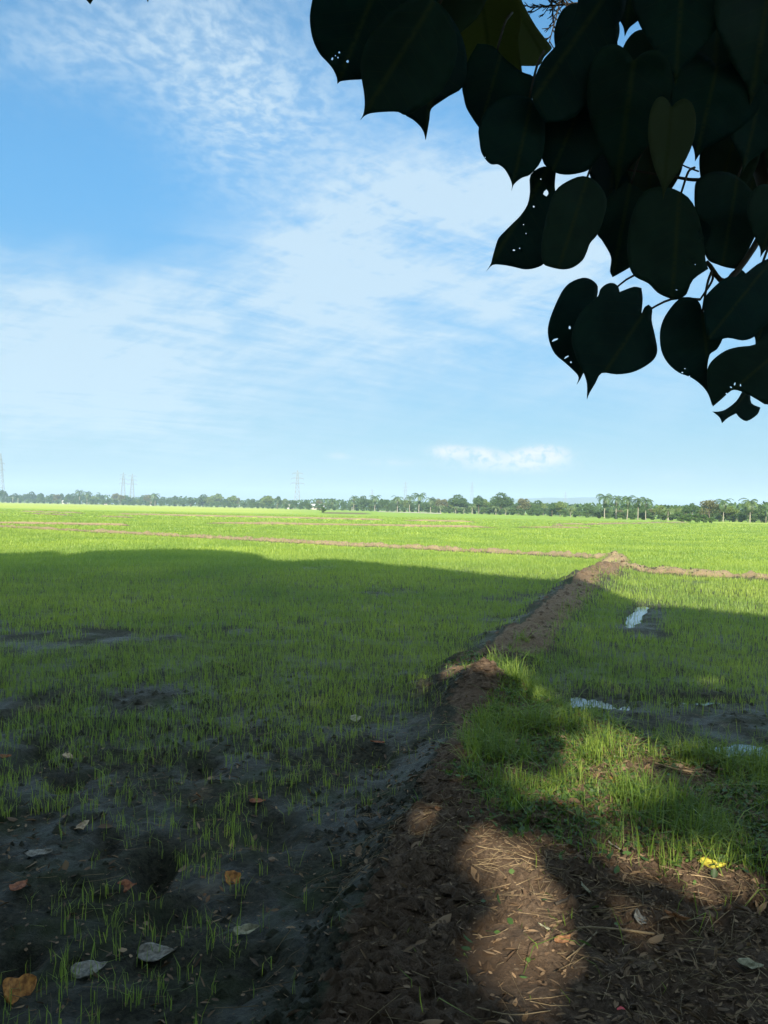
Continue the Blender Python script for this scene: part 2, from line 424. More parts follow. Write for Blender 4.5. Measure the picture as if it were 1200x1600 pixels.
pink = sstep(GY, 190, 215) * sstep(300 - GY, 0, 30) * sstep(ang + .1, 0, .03) * sstep(.0 - ang, 0, .03)
soil = np.maximum(soil, pink * .55); green = green * (1 - pink * .6)
wet = (1 - sstep(soil, .1, .5)) * np.clip(1.25 - dist / 30, .15, 1)
ny, nx = GX.shape
V = np.stack([GX, GY, GZ], -1).reshape(-1, 3)
ii = (np.arange(ny - 1)[:, None] * nx + np.arange(nx - 1)[None, :])
quads = np.stack([ii, ii + 1, ii + nx + 1, ii + nx], -1).reshape(-1, 4)
msk = np.maximum.reduce([bank, path, dirt * .9, far]).ravel()
qm = msk[quads].mean(1) > .45
def sub_ground(name, q):
    used = np.unique(q); remap = np.full(len(V), -1, dtype=np.int64); remap[used] = np.arange(len(used))
    me = np_mesh(name, V[used], [remap[q]])
    for an, arr in (('soil', soil), ('green', green), ('wet', wet), ('hue', hue)): add_attr(me, an, arr.ravel()[used])
    return tag(link_mesh(name, me, M['ground']), kind='structure')
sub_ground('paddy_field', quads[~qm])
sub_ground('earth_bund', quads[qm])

# puddles lie in their hollows
def disc(name, cx, cy_, rx, ry, an, z, mat, n=40):
    c, s = math.cos(an), math.sin(an); Vv = [(cx, cy_, z)]
    for k in range(n):
        a = 2 * math.pi * k / n; r = 1 + .08 * math.sin(3 * a + cx)
        p, q = rx * r * math.cos(a), ry * r * math.sin(a)
        Vv.append((cx + p * c - q * s, cy_ + p * s + q * c, z))
    Fc = [(0, 1 + k, 1 + (k + 1) % n) for k in range(n)]
    return tag(link_mesh(name, py_mesh(name, Vv, Fc, False), mat), kind='structure')
for i, (px, py, rx, ry, an) in enumerate(_pud): disc('puddle', px, py, rx * 1.3, ry * 2.7, an, -.032 - .0011 * i, M['water'])

# ------------------------------------------------------------------ blades of rice, grass, straw
def blade_mesh(name, x, y, z, h, w, az, lean, curl, tint, mat, kind_label):
    n = len(x)
    side = np.stack([np.cos(az), np.sin(az), np.zeros(n)], -1)
    fwd = np.stack([-np.sin(az), np.cos(az), np.zeros(n)], -1)
    base = np.stack([x, y, z - .01], -1)
    mid = base + np.stack([np.zeros(n), np.zeros(n), h * .55], -1) + fwd * (lean * h * .4)[:, None]
    tip = base + np.stack([np.zeros(n), np.zeros(n), h * (1 - .35 * curl)], -1) + fwd * ((lean + curl) * h)[:, None]
    hw = (w / 2)[:, None]
    Vb = np.stack([base - side * hw * .7, base + side * hw * .7, mid - side * hw, mid + side * hw, tip], 1).reshape(-1, 3)
    o = np.arange(n)[:, None] * 5
    q = o + np.array([[0, 1, 3, 2]]); t = o + np.array([[2, 3, 4]])
    me = np_mesh(name, Vb, [q, t]); add_attr(me, 'tint', np.repeat(tint, 5))
    return link_mesh(name, me, mat)
def in_view(x, y, pad):     # only where the photograph (or a step aside from it) could look
    return (np.abs(x) < y * .56 + pad) & (y > 1.2)
X, Y, Hh, Ww = [], [], [], []
for d0, d1, dens_, hw, ww in ((1.6, 5, 1250, .10, .0030), (5, 9, 1250, .105, .0038), (9, 15, 800, .115, .0058), (15, 26, 480, .125, .0078), (26, 45, 200, .13, .015),
                           (45, 80, 50, .15, .034), (80, 150, 9, .16, .085)):
    xm = d1 * .56 + 1.6
    cnt = int(2 * xm * (d1 - d0) * dens_)
    x = rng.uniform(-xm, xm, cnt); y = rng.uniform(d0, d1, cnt)
    k = in_view(x, y, 1.5); x, y = x[k], y[k]
    bank_, path_, sd_, dirt_, far_ = masks(x, y)
    clump = fbm(x, y, 1.1, 4, 71, .6); patch = fbm(x, y, .35, 3, 73)
    thr = .46 - .36 * sstep(y, 3.0, 14)
    bare_left = np.exp(-(((x + .42 - .13 * y) / .5) ** 2)) * sstep(8 - y, 0, 3) * .93   # mud strip along the bund
    thr = thr - .15 * np.exp(-((x + 2.6) / 2.2) ** 2) * sstep(y, 2.6, 4.0) * sstep(9 - y, 0, 3)
    thr = thr + .07 * sstep(x - .12 * y, .3, 1.1) * sstep(15 - y, 0, 6) + .15 * sstep(fbm(x, y, .5, 4, 77, .6), .46, .6) * sstep(25 - y, 0, 8) * sstep(y, 6.5, 9)
    thr = thr - .14 * np.exp(-((x - 3.4) / 1.6) ** 2 - ((y - 6.6) / 1.6) ** 2)
    prob = sstep(clump + (patch - .5) * .5, thr - .06, thr + .14) * (1 - bare_left)
    prob *= np.clip(.45 + .55 * sstep(y, 2.2, 7), 0, 1)
    prob *= 1 - np.clip(np.maximum.reduce([bank_ * 1.3, path_ * 1.25, dirt_ * .82, far_ * .62]), 0, 1)
    for iq, (qx, qy, rx, ry, an) in enumerate(_pud):
        ca, sa = math.cos(an), math.sin(an)
        for back in (0, .35, .8):                       # nothing tall grows at the near rim either
            qa = ((x - qx) * ca + (y - qy + back) * sa) / (rx * 1.1); qb = (-(x - qx) * sa + (y - qy + back) * ca) / (ry * 2.4)
            prob *= 1 - (.95, .95, .86, .55, .6)[iq] * np.exp(-(qa ** 2 + qb ** 2) ** 1.5)
    for (qx, qy, r, dep) in _holl: prob *= 1 - np.exp(-(((x - qx) / (r * 1.3)) ** 2 + ((y - qy) / (r * 1.8)) ** 2))
    k = rng.uniform(size=len(x)) < prob; x, y = x[k], y[k]
    if d0 < 5:                                             # near ones come up in little tufts of bent leaves
        kk = rng.uniform(size=len(x)) < .44; x, y = x[kk], y[kk]; rp = rng.integers(1, 5, len(x))
        x, y = np.repeat(x, rp), np.repeat(y, rp); x = x + rng.normal(0, .014, len(x)); y = y + rng.normal(0, .014, len(y))
    X.append(x); Y.append(y); Hh.append(rng.uniform(.6, 1.25, len(x)) * hw); Ww.append(np.full(len(x), ww))
X, Y, Hh, Ww = map(np.concatenate, (X, Y, Hh, Ww))
tint = np.clip(.25 + .9 * (fbm(X, Y, .5, 3, 81) - .3) + rng.normal(0, .16, len(X)), 0, 1)
o = blade_mesh('rice_seedlings', X, Y, height(X, Y), Hh, Ww * rng.uniform(.7, 1.3, len(X)), rng.uniform(0, 2 * math.pi, len(X)),
               rng.normal(0, .24, len(X)), np.abs(rng.normal(0, .32, len(X))), tint, M['rice'], '')
tag(o, 'bright green rice seedlings standing in the muddy paddy', 'rice seedlings', kind='stuff')

# rough grass on the bank and along the right flank of the bund
def scatter(n, x0, x1, y0, y1, f):
    x = rng.uniform(x0, x1, n); y = rng.uniform(y0, y1, n); k = rng.uniform(size=n) < f(x, y); return x[k], y[k]
def bank_cover(x, y):
    b, p, s, d, fr = masks(x, y)
    cl = fbm(x, y, 2.2, 3, 91, .6); edge = y + .45 * (x - .3) + (fbm(x, y, 1.8, 3, 93) - .5) * 1.2
    g = b * sstep(edge, 3.15, 3.9) * sstep(x - .40 - .24 * np.maximum(y - 4.2, 0) + (fbm(x, y, 4, 3, 94) - .5) * .35, -.05, .16) * 1.4 * (1 - .75 * sstep(x - .1 * y, .6, 1.0) * sstep(fbm(x, y, 2.4, 3, 96), .40, .56))                        # the grassy far end of the bank
    bare = 1 - np.exp(-(((x - .72 - .25 * (y - 6.0)) / .34) ** 2 + ((y - 6.1) / 1.0) ** 2) ** 2)
    g = g * bare * sstep(cl, .14, .38)
    flank = p * bare * np.where(s > 0, 1, .06) * sstep(s, .02, .30) * .8 * sstep(20 - y, 0, 3) * sstep(cl, .3, .5)
    lone = b * .05 * sstep(cl, .5, .62) * sstep(y, 2, 3)
    return np.clip(np.maximum.reduce([g, flank, lone]), 0, 1)
x, y = scatter(170000, .1, 4.2, 2.0, 9, bank_cover); x2, y2 = scatter(60000, .8, 8, 8, 22, bank_cover)
xx, yy = np.concatenate([x, x2]), np.concatenate([y, y2])
nn = len(xx); tall = rng.uniform(size=nn) ** 2
tuft = sstep(fbm(xx, yy, 3.0, 2, 95), .45, .65)
ridge = np.exp(-(((xx - 1.35) / .45) ** 2 + ((yy - 6.5) / .7) ** 2))
hh = (.03 + .11 * tall) * (.55 + 1.0 * tuft + 1.5 * ridge)
o = blade_mesh('bank_grass', xx, yy, height(xx, yy), hh, rng.uniform(.0018, .0045, nn) * (1 + yy / 12), rng.uniform(0, 2 * math.pi, nn),
               rng.normal(0, .8, nn), np.abs(rng.normal(.3, .6, nn)), np.clip(.35 + .8 * (fbm(xx, yy, .9, 3, 97) - .4) + rng.normal(0, .2, nn), 0, 1), M['grass'], '')
tag(o, 'rough green grass covering the far end of the earth bank', 'grass', kind='stuff')

# creeping weeds between the grass: small oval leaves lying at all tilts
def leaflets(name, x, y, z, L, Wd, tint, mat, up=.0, tilt=.6):
    n = len(x); az = rng.uniform(0, 2 * math.pi, n); ti = rng.normal(0, tilt, n); ro = rng.normal(0, tilt * .7, n)
    f = np.stack([np.cos(az) * np.cos(ti), np.sin(az) * np.cos(ti), np.sin(ti)], -1)
    s0 = np.stack([-np.sin(az), np.cos(az), np.zeros(n)], -1); nrm = np.cross(f, s0)
    s = s0 * np.cos(ro)[:, None] + nrm * np.sin(ro)[:, None]; nrm = np.cross(f, s)
    c = np.stack([x, y, z + up], -1); L = L[:, None]; Wd = Wd[:, None]; cu = rng.uniform(-.25, .35, n)[:, None]
    P = [c - f * L * .5, c - f * L * .2 + s * Wd * .45 + nrm * L * cu * .5, c + f * L * .15 + s * Wd * .45 + nrm * L * cu * .5, c + f * L * .5 + nrm * L * cu * .2,
         c + f * L * .15 - s * Wd * .45 + nrm * L * cu * .5, c - f * L * .2 - s * Wd * .45 + nrm * L * cu * .5]
    Vb = np.stack(P, 1).reshape(-1, 3); o = np.arange(n)[:, None] * 6
    me = np_mesh(name, Vb, [o + np.array([[0, 1, 2, 3]]), o + np.array([[0, 3, 4, 5]])]); add_attr(me, 'tint', np.repeat(tint, 6))
    return link_mesh(name, me, mat)
wd = lambda x, y: np.clip(bank_cover(x, y) * .6 + masks(x, y)[0] * .8 * sstep(x + .5 * y, 3.6, 4.6) * sstep(fbm(x, y, 2, 3, 99), .4, .6), 0, 1)
x, y = scatter(50000, .2, 4.5, 2, 7.5, wd); n = len(x)
o = leaflets('creeping_weeds', x, y, height(x, y), rng.uniform(.018, .05, n), rng.uniform(.01, .028, n), rng.uniform(0, 1, n), M['weed'], up=.018)
tag(o, 'low dark creeping weeds among the bank grass', 'weeds', kind='stuff')
# litter of crumbled leaves and straw on the bare earth
lt = lambda x, y: np.clip(masks(x, y)[0] * (.25 + .75 * sstep(x, .3, 1.0)) * sstep(fbm(x, y, 1.5, 3, 103), .3, .6) + .10 * sstep(6 - y, 0, 2), 0, 1)
x, y = scatter(90000, -2.0, 3.5, 1.4, 6, lt); n = len(x)
o = leaflets('leaf_litter', x, y, height(x, y), .010 + .055 * rng.uniform(0, 1, n) ** 3, .003 + .014 * rng.uniform(0, 1, n) ** 2, rng.uniform(0, 1, n) ** 1.5, M['litter'], up=.006, tilt=.35)
tag(o, 'crumbled dry leaf litter scattered over the bare earth', 'leaf litter', kind='stuff')
lb = lambda x, y: masks(x, y)[0] * sstep(x, .55, 1.3) * sstep(fbm(x, y, 1.8, 3, 113), .35, .6) * sstep(5.2 - y, 0, 1) + .03 * sstep(5 - y, 0, 1)
x, y = scatter(5200, -2.0, 3.5, 1.6, 5.5, lb); n = len(x)
o = leaflets('dead_leaf_litter', x, y, height(x, y), rng.uniform(.03, .085, n), rng.uniform(.014, .04, n), rng.uniform(0, 1, n) ** 1.3, M['litter'], up=.014, tilt=.45)
tag(o, 'matted brown dead leaves lying thick on the right of the bank', 'leaf litter', kind='stuff')
st = lambda x, y: np.clip(masks(x, y)[0] * sstep(fbm(x, y, 1.2, 3, 107), .35, .65) + .06, 0, 1)
x, y = scatter(16000, -1.5, 3.5, 1.4, 7, st); n = len(x)
az = rng.uniform(0, 2 * math.pi, n); Ls = rng.uniform(.03, .16, n); z = height(x, y) + .008
ex, ey = x + np.cos(az) * Ls, y + np.sin(az) * Ls; ez = height(ex, ey) + rng.uniform(.004, .03, n)
mx_, my_ = (x + ex) / 2 + rng.normal(0, .008, n), (y + ey) / 2 + rng.normal(0, .008, n); mz_ = np.maximum(height(mx_, my_) + .006, (z + ez) / 2)
wv = rng.uniform(.0005, .0013, n)
A, Mi, B = np.stack([x, y, z], -1), np.stack([mx_, my_, mz_], -1), np.stack([ex, ey, ez], -1)
pr = np.stack([-np.sin(az), np.cos(az), np.zeros(n)], -1) * wv[:, None]; upv = np.zeros((n, 3)); upv[:, 2] = wv * 1.6
Vb = np.stack([q + s for q in (A, Mi, B) for s in (-pr, pr, upv)], 1).reshape(-1, 3); oo = np.arange(n)[:, None] * 9
fl = [oo + np.array([[a + i, a + j, a + 3 + j, a + 3 + i]]) for a in (0, 3) for i, j in ((0, 1), (1, 2), (2, 0))]
tag(link_mesh('straw_bits', np_mesh('straw_bits', Vb, fl), M['straw']), 'short dry straws and twiglets strewn over the bank', 'straw', kind='stuff')

# crumbs and clods of earth
def crumbs(n, x0, x1, y0, y1, f, lo, hi):
    x, y = scatter(n, x0, x1, y0, y1, f); n = len(x); r = lo + (hi - lo) * rng.uniform(0, 1, n) ** 4
    dirs = np.array([(1, 0, 0), (.31, .95, 0), (-.81, .59, 0), (-.81, -.59, 0), (.31, -.95, 0), (.1, .1, .8)])
    a = rng.uniform(0, 6.28, n); c, s_ = np.cos(a), np.sin(a)
    D = np.stack([dirs[:, 0] * c[:, None] - dirs[:, 1] * s_[:, None], dirs[:, 0] * s_[:, None] + dirs[:, 1] * c[:, None], np.repeat(dirs[None, :, 2], n, 0)], -1)
    D = D * r[:, None, None] * rng.uniform(.55, 1.3, (n, 6, 1)); Vv = D + np.stack([x, y, height(x, y) - r * .12], -1)[:, None, :]
    o = np.arange(n)[:, None] * 6
    me = np_mesh('earth_crumbs', Vv.reshape(-1, 3), [o + np.array([[k, (k + 1) % 5, 5]]) for k in range(5)], False)
    sv = masks(x, y)[0]; sv = sstep(sv, .45, 1.0); sv = np.maximum(sv, masks(x, y)[1] * .6)
    for an, arr in (('soil', sv), ('green', sv * 0), ('wet', .35 * (1 - sv)), ('hue', sv * 0)): add_attr(me, an, np.repeat(arr, 6))
    return link_mesh('earth_crumbs', me, M['ground'])
cr_f = lambda x, y: np.clip(.10 + masks(x, y)[0] + masks(x, y)[1], 0, 1) * sstep(fbm(x, y, 1.7, 3, 111), .3, .55) * np.abs(x < 3.2)
tag(crumbs(9000, .5, 8.5, 8, 24, lambda x, y: masks(x, y)[1] + masks(x, y)[3], .015, .06), 'clods of turned earth along the narrow bund', 'clods', kind='stuff')
tag(crumbs(130000, -2.9, 3.2, 1.4, 8, cr_f, .003, .040), 'small crumbs and clods of dark earth on mud and bank', 'clods', kind='stuff')

# ------------------------------------------------------------------ tubes
def tube(name, pts, radii, mat, parent=None, seg=7):
    pts = [Vector(map(float, p)) for p in pts]; Vv, Fc = [], []
    for i, p in enumerate(pts):
        t = (pts[min(i + 1, len(pts) - 1)] - pts[max(i - 1, 0)]).normalized()
        a = t.orthogonal().normalized() if i == 0 else (a - t * a.dot(t)).normalized()
        b = t.cross(a)
        for k in range(seg):
            th = 2 * math.pi * k / seg; Vv.append(p + (a * math.cos(th) + b * math.sin(th)) * radii[i])
    for i in range(len(pts) - 1):
        for k in range(seg):
            k2 = (k + 1) % seg; Fc.append((i * seg + k, i * seg + k2, (i + 1) * seg + k2, (i + 1) * seg + k))
    Fc.append(tuple(range(seg))[::-1]); Fc.append(tuple((len(pts) - 1) * seg + k for k in range(seg)))
    return link_mesh(name, py_mesh(name, Vv, Fc), mat, parent)
def curve_pts(P, n=8):
    P = [np.array(p, float) for p in P]; P = [2 * P[0] - P[1]] + P + [2 * P[-1] - P[-2]]; out = []
    for i in range(1, len(P) - 2):
        for k in range(n):
            t = k / n; a, b, c, d = P[i - 1:i + 3]
            out.append(.5 * ((2 * b) + (c - a) * t + (2 * a - 5 * b + 4 * c - d) * t * t + (3 * b - a - 3 * c + d) * t ** 3))
    out.append(P[-2]); return out

# ------------------------------------------------------------------ the shade trees behind the camera
EDGE = [(-700, 900), (-300, 872), (0, 867), (85, 864), (110, 871), (150, 863), (300, 859), (395, 866), (430, 880), (520, 876), (640, 886), (780, 901),
        (890, 914), (945, 926), (1000, 948), (1100, 955), (1200, 967), (1500, 1005), (2000, 1075)]
EDGE_W = [flat_px(*p) for p in EDGE]
# sun flecks: px, py, half sizes in px, strength
FLECKS = [(760, 1058, 60, 40, 1), (740, 1100, 38, 35, .6), (790, 1160, 70, 32, 1), (865, 1192, 100, 30, 1), (955, 1163, 70, 26, .95), (905, 1222, 90, 24, .95), (730, 1120, 40, 40, .7),
          (1070, 1205, 60, 14, .7), (705, 1270, 26, 40, .8), (800, 1335, 62, 42, 1), (782, 1400, 34, 50, .8), (770, 1470, 26, 70, .8), (830, 1440, 50, 40, .45),
          (1090, 1348, 90, 30, 1), (1000, 1440, 60, 22, .8), (1000, 1372, 80, 35, .75), (940, 1400, 60, 25, .6), (800, 1570, 60, 40, .8), (775, 1520, 30, 60, .8), (900, 1550, 110, 40, .75), (1130, 1420, 60, 26, .6), (1000, 1480, 90, 26, .7), (860, 1500, 60, 40, .7), (960, 1250, 60, 16, .5),
          (105, 1090, 40, 28, .6), (622, 955, 55, 16, .55), (490, 1135, 32, 18, .5), (560, 1105, 25, 10, .3), (280, 1370, 20, 40, .35), (1160, 1085, 40, 40, .5), (980, 1045, 45, 15, .4),
          (845, 975, 40, 10, .35), (30, 960, 60, 14, .25), (700, 1010, 40, 10, .3)]
FL_W = []
for px, py, a, b, s in FLECKS:
    p = on_ground(px, py); q = on_ground(px + a, py); q2 = on_ground(px, max(py - b, 850)); q3 = on_ground(px, py + b)
    FL_W.append((p[0], p[1], p[2], max(abs(q[0] - p[0]), .05), max((q2[1] - q3[1]) / 2, .1), s))
def shade_ok(x, y):
    """does a leaf whose shadow lands at (x, y) keep that ground in shade?  0 = must stay lit"""
    lim = np.interp(x, [p[0] for p in EDGE_W], [p[1] for p in EDGE_W])
    ok = sstep(lim + (fbm(x, y, .9, 3, 201) - .5) * .9 - y, -.1, .25)
    mot = .30 + .70 * sstep(fbm(x, y, 2.6, 2, 205), .36, .52)
    for fx, fy, fz, a, b, s in FL_W:
        s = s * (mot if s < .9 else 1)
        cxs = fx + SH[0] * fz / math.tan(SUN_EL); cys = fy + SH[1] * fz / math.tan(SUN_EL)
        ok = ok * (1 - s * np.exp(-(((x - cxs) / (a * 1.05 + .07)) ** 2 + ((y - cys) / (b * 1.1 + .17)) ** 2) ** 3 * .8))
    return ok
TREES = [(-15.5, -6.5), (-8.0, -6.0), (-.74, -4.2), (7.2, -6.6), (13.5, -7)]
TREE_ROOTS = []
tree_labels = ['shade tree standing behind the viewpoint, farthest left of the row', 'shade tree behind the viewpoint, left of the overhanging one',
               'tree of big dark heart shaped leaves hanging over the top right of the view',
               'shade tree behind the viewpoint, right of the overhanging one', 'shade tree standing behind the viewpoint, farthest right of the row']
for i, (ax, ay) in enumerate(TREES):
    gz = float(height(ax, ay)); root = empty('shade_tree', (ax, ay, gz - .05)); TREE_ROOTS.append(root)
    tag(root, tree_labels[i], 'tree', 'trees casting the shade')
    rr = .20 if i == 2 else .26
    tp = curve_pts([(0, 0, 0), (-.04, .05, 1.2), (-.12, -.05, 3), (.1, -.3, 5.2), (0, -.4, 8.2)], 5)
    tube('trunk', tp, [rr * (1.35 - .35 * min(1, k / 3)) * (1 - .75 * k / (len(tp) - 1)) for k in range(len(tp))], M['bark'], root, 12)
    for k in range(5):
        a = R(200 + 36 * k + 20 * math.sin(i * 3 + k)); z0 = 2.6 + k * .9; L = 2.6 + .5 * math.sin(k * 2 + i)
        e = (math.cos(a) * L, math.sin(a) * L * .8, z0 + 2.2)
        tube('limb', curve_pts([(-.1, -.1, z0), (e[0] * .45, e[1] * .45, z0 + 1.2), e], 5), list(np.linspace(.09, .025, 11)), M['bark'], root, 7)
ROOT = TREE_ROOTS[2]; RLOC = np.array(ROOT.location)

# ------------------------------------------------------------------ the hanging leaves, top right
def hanging_leaf_material():
    m, n, out = new_mat('hanging_leaf')
    tcn = n.node('ShaderNodeTexCoord'); pos = objpos(n)
    mid, tone = n.attr('mid'), n.attr('tone'); along = n.attr('along')
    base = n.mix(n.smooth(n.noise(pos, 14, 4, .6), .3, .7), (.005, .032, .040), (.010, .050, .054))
    base = n.mix(tone, base, (.26, .29, .15))  # high tone paints the lit look of the top olive leaves into their colour
    vein = n.m('MULTIPLY', n.smooth(n.m('ABSOLUTE', n.m('SINE', n.m('MULTIPLY', n.m('SUBTRACT', along, n.m('MULTIPLY', mid, .55)), 26))), 0.0, .10, 1, 0), n.smooth(mid, .0, .5, 1, .25))
    rib = n.smooth(mid, .0, .035, 1, 0)
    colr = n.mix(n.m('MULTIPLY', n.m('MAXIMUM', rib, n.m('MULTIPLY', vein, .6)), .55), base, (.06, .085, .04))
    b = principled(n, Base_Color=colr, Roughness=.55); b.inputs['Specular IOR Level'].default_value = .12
    tr = n.node('ShaderNodeBsdfTranslucent'); n.l.new(n.mix(1.0, colr, (1.1, 1.1, .6), 'MULTIPLY'), tr.inputs[0])
    mx = n.node('ShaderNodeMixShader'); n.l.new(n.m('ADD', .10, n.m('MULTIPLY', tone, .50)), mx.inputs[0])
    n.l.new(b.outputs[0], mx.inputs[1]); n.l.new(tr.outputs[0], mx.inputs[2]); n.l.new(mx.outputs[0], out.inputs[0])
    return m
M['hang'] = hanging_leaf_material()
def smooth_poly(P, n=3):
    P = [np.array(p, float) for p in P]; k = len(P); out = []
    for i in range(k):
        a, b, c, d = P[i - 1], P[i], P[(i + 1) % k], P[(i + 2) % k]
        v1, v2 = b - a, c - b
        sharp = lambda p, q, r: np.dot(q - p, r - q) < .35 * np.linalg.norm(q - p) * np.linalg.norm(r - q)
        ta = (c - a) / 2 if not sharp(a, b, c) else (c - b) * .9
        tb = (d - b) / 2 if not sharp(b, c, d) else (c - b) * .9
        L = np.linalg.norm(c - b)
        for t_ in (ta, tb):
            q = np.linalg.norm(t_)
            if q > L: t_ *= L / q
        for s in range(n):
            t = s / n; h1, h2, h3, h4 = 2 * t ** 3 - 3 * t * t + 1, t ** 3 - 2 * t * t + t, -2 * t ** 3 + 3 * t * t, t ** 3 - t * t
            out.append(h1 * b + h2 * ta + h3 * c + h4 * tb)
    return np.array(out)
LEAVES = []
def leaf(outline, base, tip, depth, gx=0., gy=0., fold=.10, droop=.06, tone=0., holes=(), petiole=None, label=None):
    """outline in photo pixels; the blade is a folded, drooping surface of its own at its own distance"""
    P = smooth_poly(outline)
    base, tip = np.array(base, float), np.array(tip, float); ax = tip - base; L = np.linalg.norm(ax); ax /= L; nx_ = np.array([-ax[1], ax[0]])
    x0, y0 = P.min(0); x1, y1 = P.max(0); step = max(5.0, L / 22)
    gx_, gy_ = np.meshgrid(np.arange(x0, x1, step), np.arange(y0, y1, step)); pts = np.stack([gx_.ravel(), gy_.ravel()], -1) + rng.uniform(-.8, .8, (gx_.size, 2))
    pts = pts[poly_sd(pts[:, 0], pts[:, 1], [tuple(p) for p in P]) > step * .45]
    ribs = np.array([base + ax * L * t for t in np.linspace(.03, .97, 16)]); ribs = ribs[poly_sd(ribs[:, 0], ribs[:, 1], [tuple(p) for p in P]) > 1]
    allp = [tuple(p) for p in P]; edges = [(i, (i + 1) % len(P)) for i in range(len(P))]
    hp = []
    for (hx, hy, ra, rb, an) in holes:
        k0 = len(allp); H = []
        for k in range(7):
            t = 2 * math.pi * k / 7; q = (ra * math.cos(t), rb * math.sin(t) * (1 + .3 * math.sin(3 * t)))
            H.append((hx + q[0] * math.cos(an) - q[1] * math.sin(an), hy + q[0] * math.sin(an) + q[1] * math.cos(an)))
        allp += H; edges += [(k0 + k, k0 + (k + 1) % 7) for k in range(7)]; hp.append(H)
    allp += [tuple(p) for p in pts] + [tuple(p) for p in ribs]
    vv, _, ff, *_r = delaunay_2d_cdt([Vector(p) for p in allp], edges, [], 0, 1e-5)
    Q = np.array([tuple(p) for p in vv]); T = np.array([f for f in ff if len(f) == 3])
    c = Q[T].mean(1); ins = poly_sd(c[:, 0], c[:, 1], [tuple(p) for p in P]) > 0
    for H in hp: ins &= poly_sd(c[:, 0], c[:, 1], H) < 0
    T = T[ins]
    rel = Q - base; t = rel @ ax / L; s = rel @ nx_ / L
    wav = (fbm(Q[:, 0], Q[:, 1], .018, 2, len(LEAVES)) - .5) * .05
    dep = depth * (1 + gx * (Q[:, 0] - (x0 + x1) / 2) / F + gy * (Q[:, 1] - (y0 + y1) / 2) / F) - fold * (L / F) * depth * np.sqrt(s * s + .004) * 1.2 + droop * (t - .4) ** 2 * L / F * depth * 2 + wav * L / F * depth
    Wp = np.array([at(q[0], q[1], d) for q, d in zip(Q, dep)])
    used = np.unique(T); rm = np.full(len(Q), -1); rm[used] = np.arange(len(used))
    o3 = Wp[used].mean(0)
    me = np_mesh('leaf', Wp[used] - o3, [rm[T]])
    add_attr(me, 'mid', np.abs(s[used])); add_attr(me, 'along', t[used]); add_attr(me, 'tone', np.full(len(used), tone if tone else max(0, random.gauss(.0, .06))))
    o = link_mesh('leaf', me, M['hang'], ROOT); o.location = o3 - RLOC
    sol = o.modifiers.new('thickness', 'SOLIDIFY'); sol.thickness = .0006
    if label: o['label'] = label
    if petiole is not None:
        k0 = np.argmin(np.hypot(*(Q - base).T)); b3 = Wp[k0] - o3
        e3 = at(*petiole) - o3; mdp = (b3 + e3) / 2 + np.array([0, 0, .012])
        tube('petiole', curve_pts([b3, mdp, e3], 4), list(np.linspace(.0016, .0022, 9)), M['twig'], o, 6)
    LEAVES.append(o); return o
HEART = [(0, .05), (.10, -.015), (.24, -.05), (.38, -.015), (.475, .10), (.50, .24), (.475, .39), (.39, .54), (.27, .68), (.15, .79), (.06, .87), (.025, .93), (0, 1.0)]
def heart(base, tip, width, **kw):
    b, t = np.array(base, float), np.array(tip, float); ax = t - b; L = np.linalg.norm(ax); ax /= L; nr = np.array([-ax[1], ax[0]])
    asym = random.uniform(.88, 1.12)
    pts = [b + ax * L * q + nr * width * p * asym for p, q in HEART] + [b + ax * L * q - nr * width * p / asym for p, q in HEART[-2:0:-1]]
    return pts, base, tip
# leaves along the lower left edge of the spray
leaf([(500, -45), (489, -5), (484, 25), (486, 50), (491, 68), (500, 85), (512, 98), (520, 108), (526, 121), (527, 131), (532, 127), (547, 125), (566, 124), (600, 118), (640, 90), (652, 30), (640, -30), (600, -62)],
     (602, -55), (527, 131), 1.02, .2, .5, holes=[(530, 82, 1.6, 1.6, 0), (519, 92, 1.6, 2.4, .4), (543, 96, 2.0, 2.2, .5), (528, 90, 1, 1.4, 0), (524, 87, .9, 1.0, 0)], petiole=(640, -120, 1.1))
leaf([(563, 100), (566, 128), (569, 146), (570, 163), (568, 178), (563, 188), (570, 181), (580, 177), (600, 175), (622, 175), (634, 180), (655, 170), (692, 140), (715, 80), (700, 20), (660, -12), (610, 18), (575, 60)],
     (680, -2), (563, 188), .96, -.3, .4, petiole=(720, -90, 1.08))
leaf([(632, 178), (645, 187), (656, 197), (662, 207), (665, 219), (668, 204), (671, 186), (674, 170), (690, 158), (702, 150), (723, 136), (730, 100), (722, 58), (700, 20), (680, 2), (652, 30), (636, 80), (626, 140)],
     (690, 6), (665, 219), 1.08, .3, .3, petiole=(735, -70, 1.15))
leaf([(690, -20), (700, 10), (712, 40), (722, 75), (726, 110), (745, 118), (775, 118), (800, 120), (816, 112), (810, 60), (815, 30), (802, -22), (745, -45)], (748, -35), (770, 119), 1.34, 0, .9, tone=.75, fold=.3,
     petiole=(765, -90, 1.38), label='pale olive leaf, coloured as if catching the light')
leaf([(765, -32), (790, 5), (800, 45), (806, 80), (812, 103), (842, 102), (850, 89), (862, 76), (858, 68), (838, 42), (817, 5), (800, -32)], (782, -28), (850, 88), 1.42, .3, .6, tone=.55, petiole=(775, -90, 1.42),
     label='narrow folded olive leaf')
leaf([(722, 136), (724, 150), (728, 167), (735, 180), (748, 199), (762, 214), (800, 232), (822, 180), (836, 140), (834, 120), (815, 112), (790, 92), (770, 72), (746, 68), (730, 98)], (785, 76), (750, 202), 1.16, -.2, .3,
     petiole=(800, 20, 1.22))
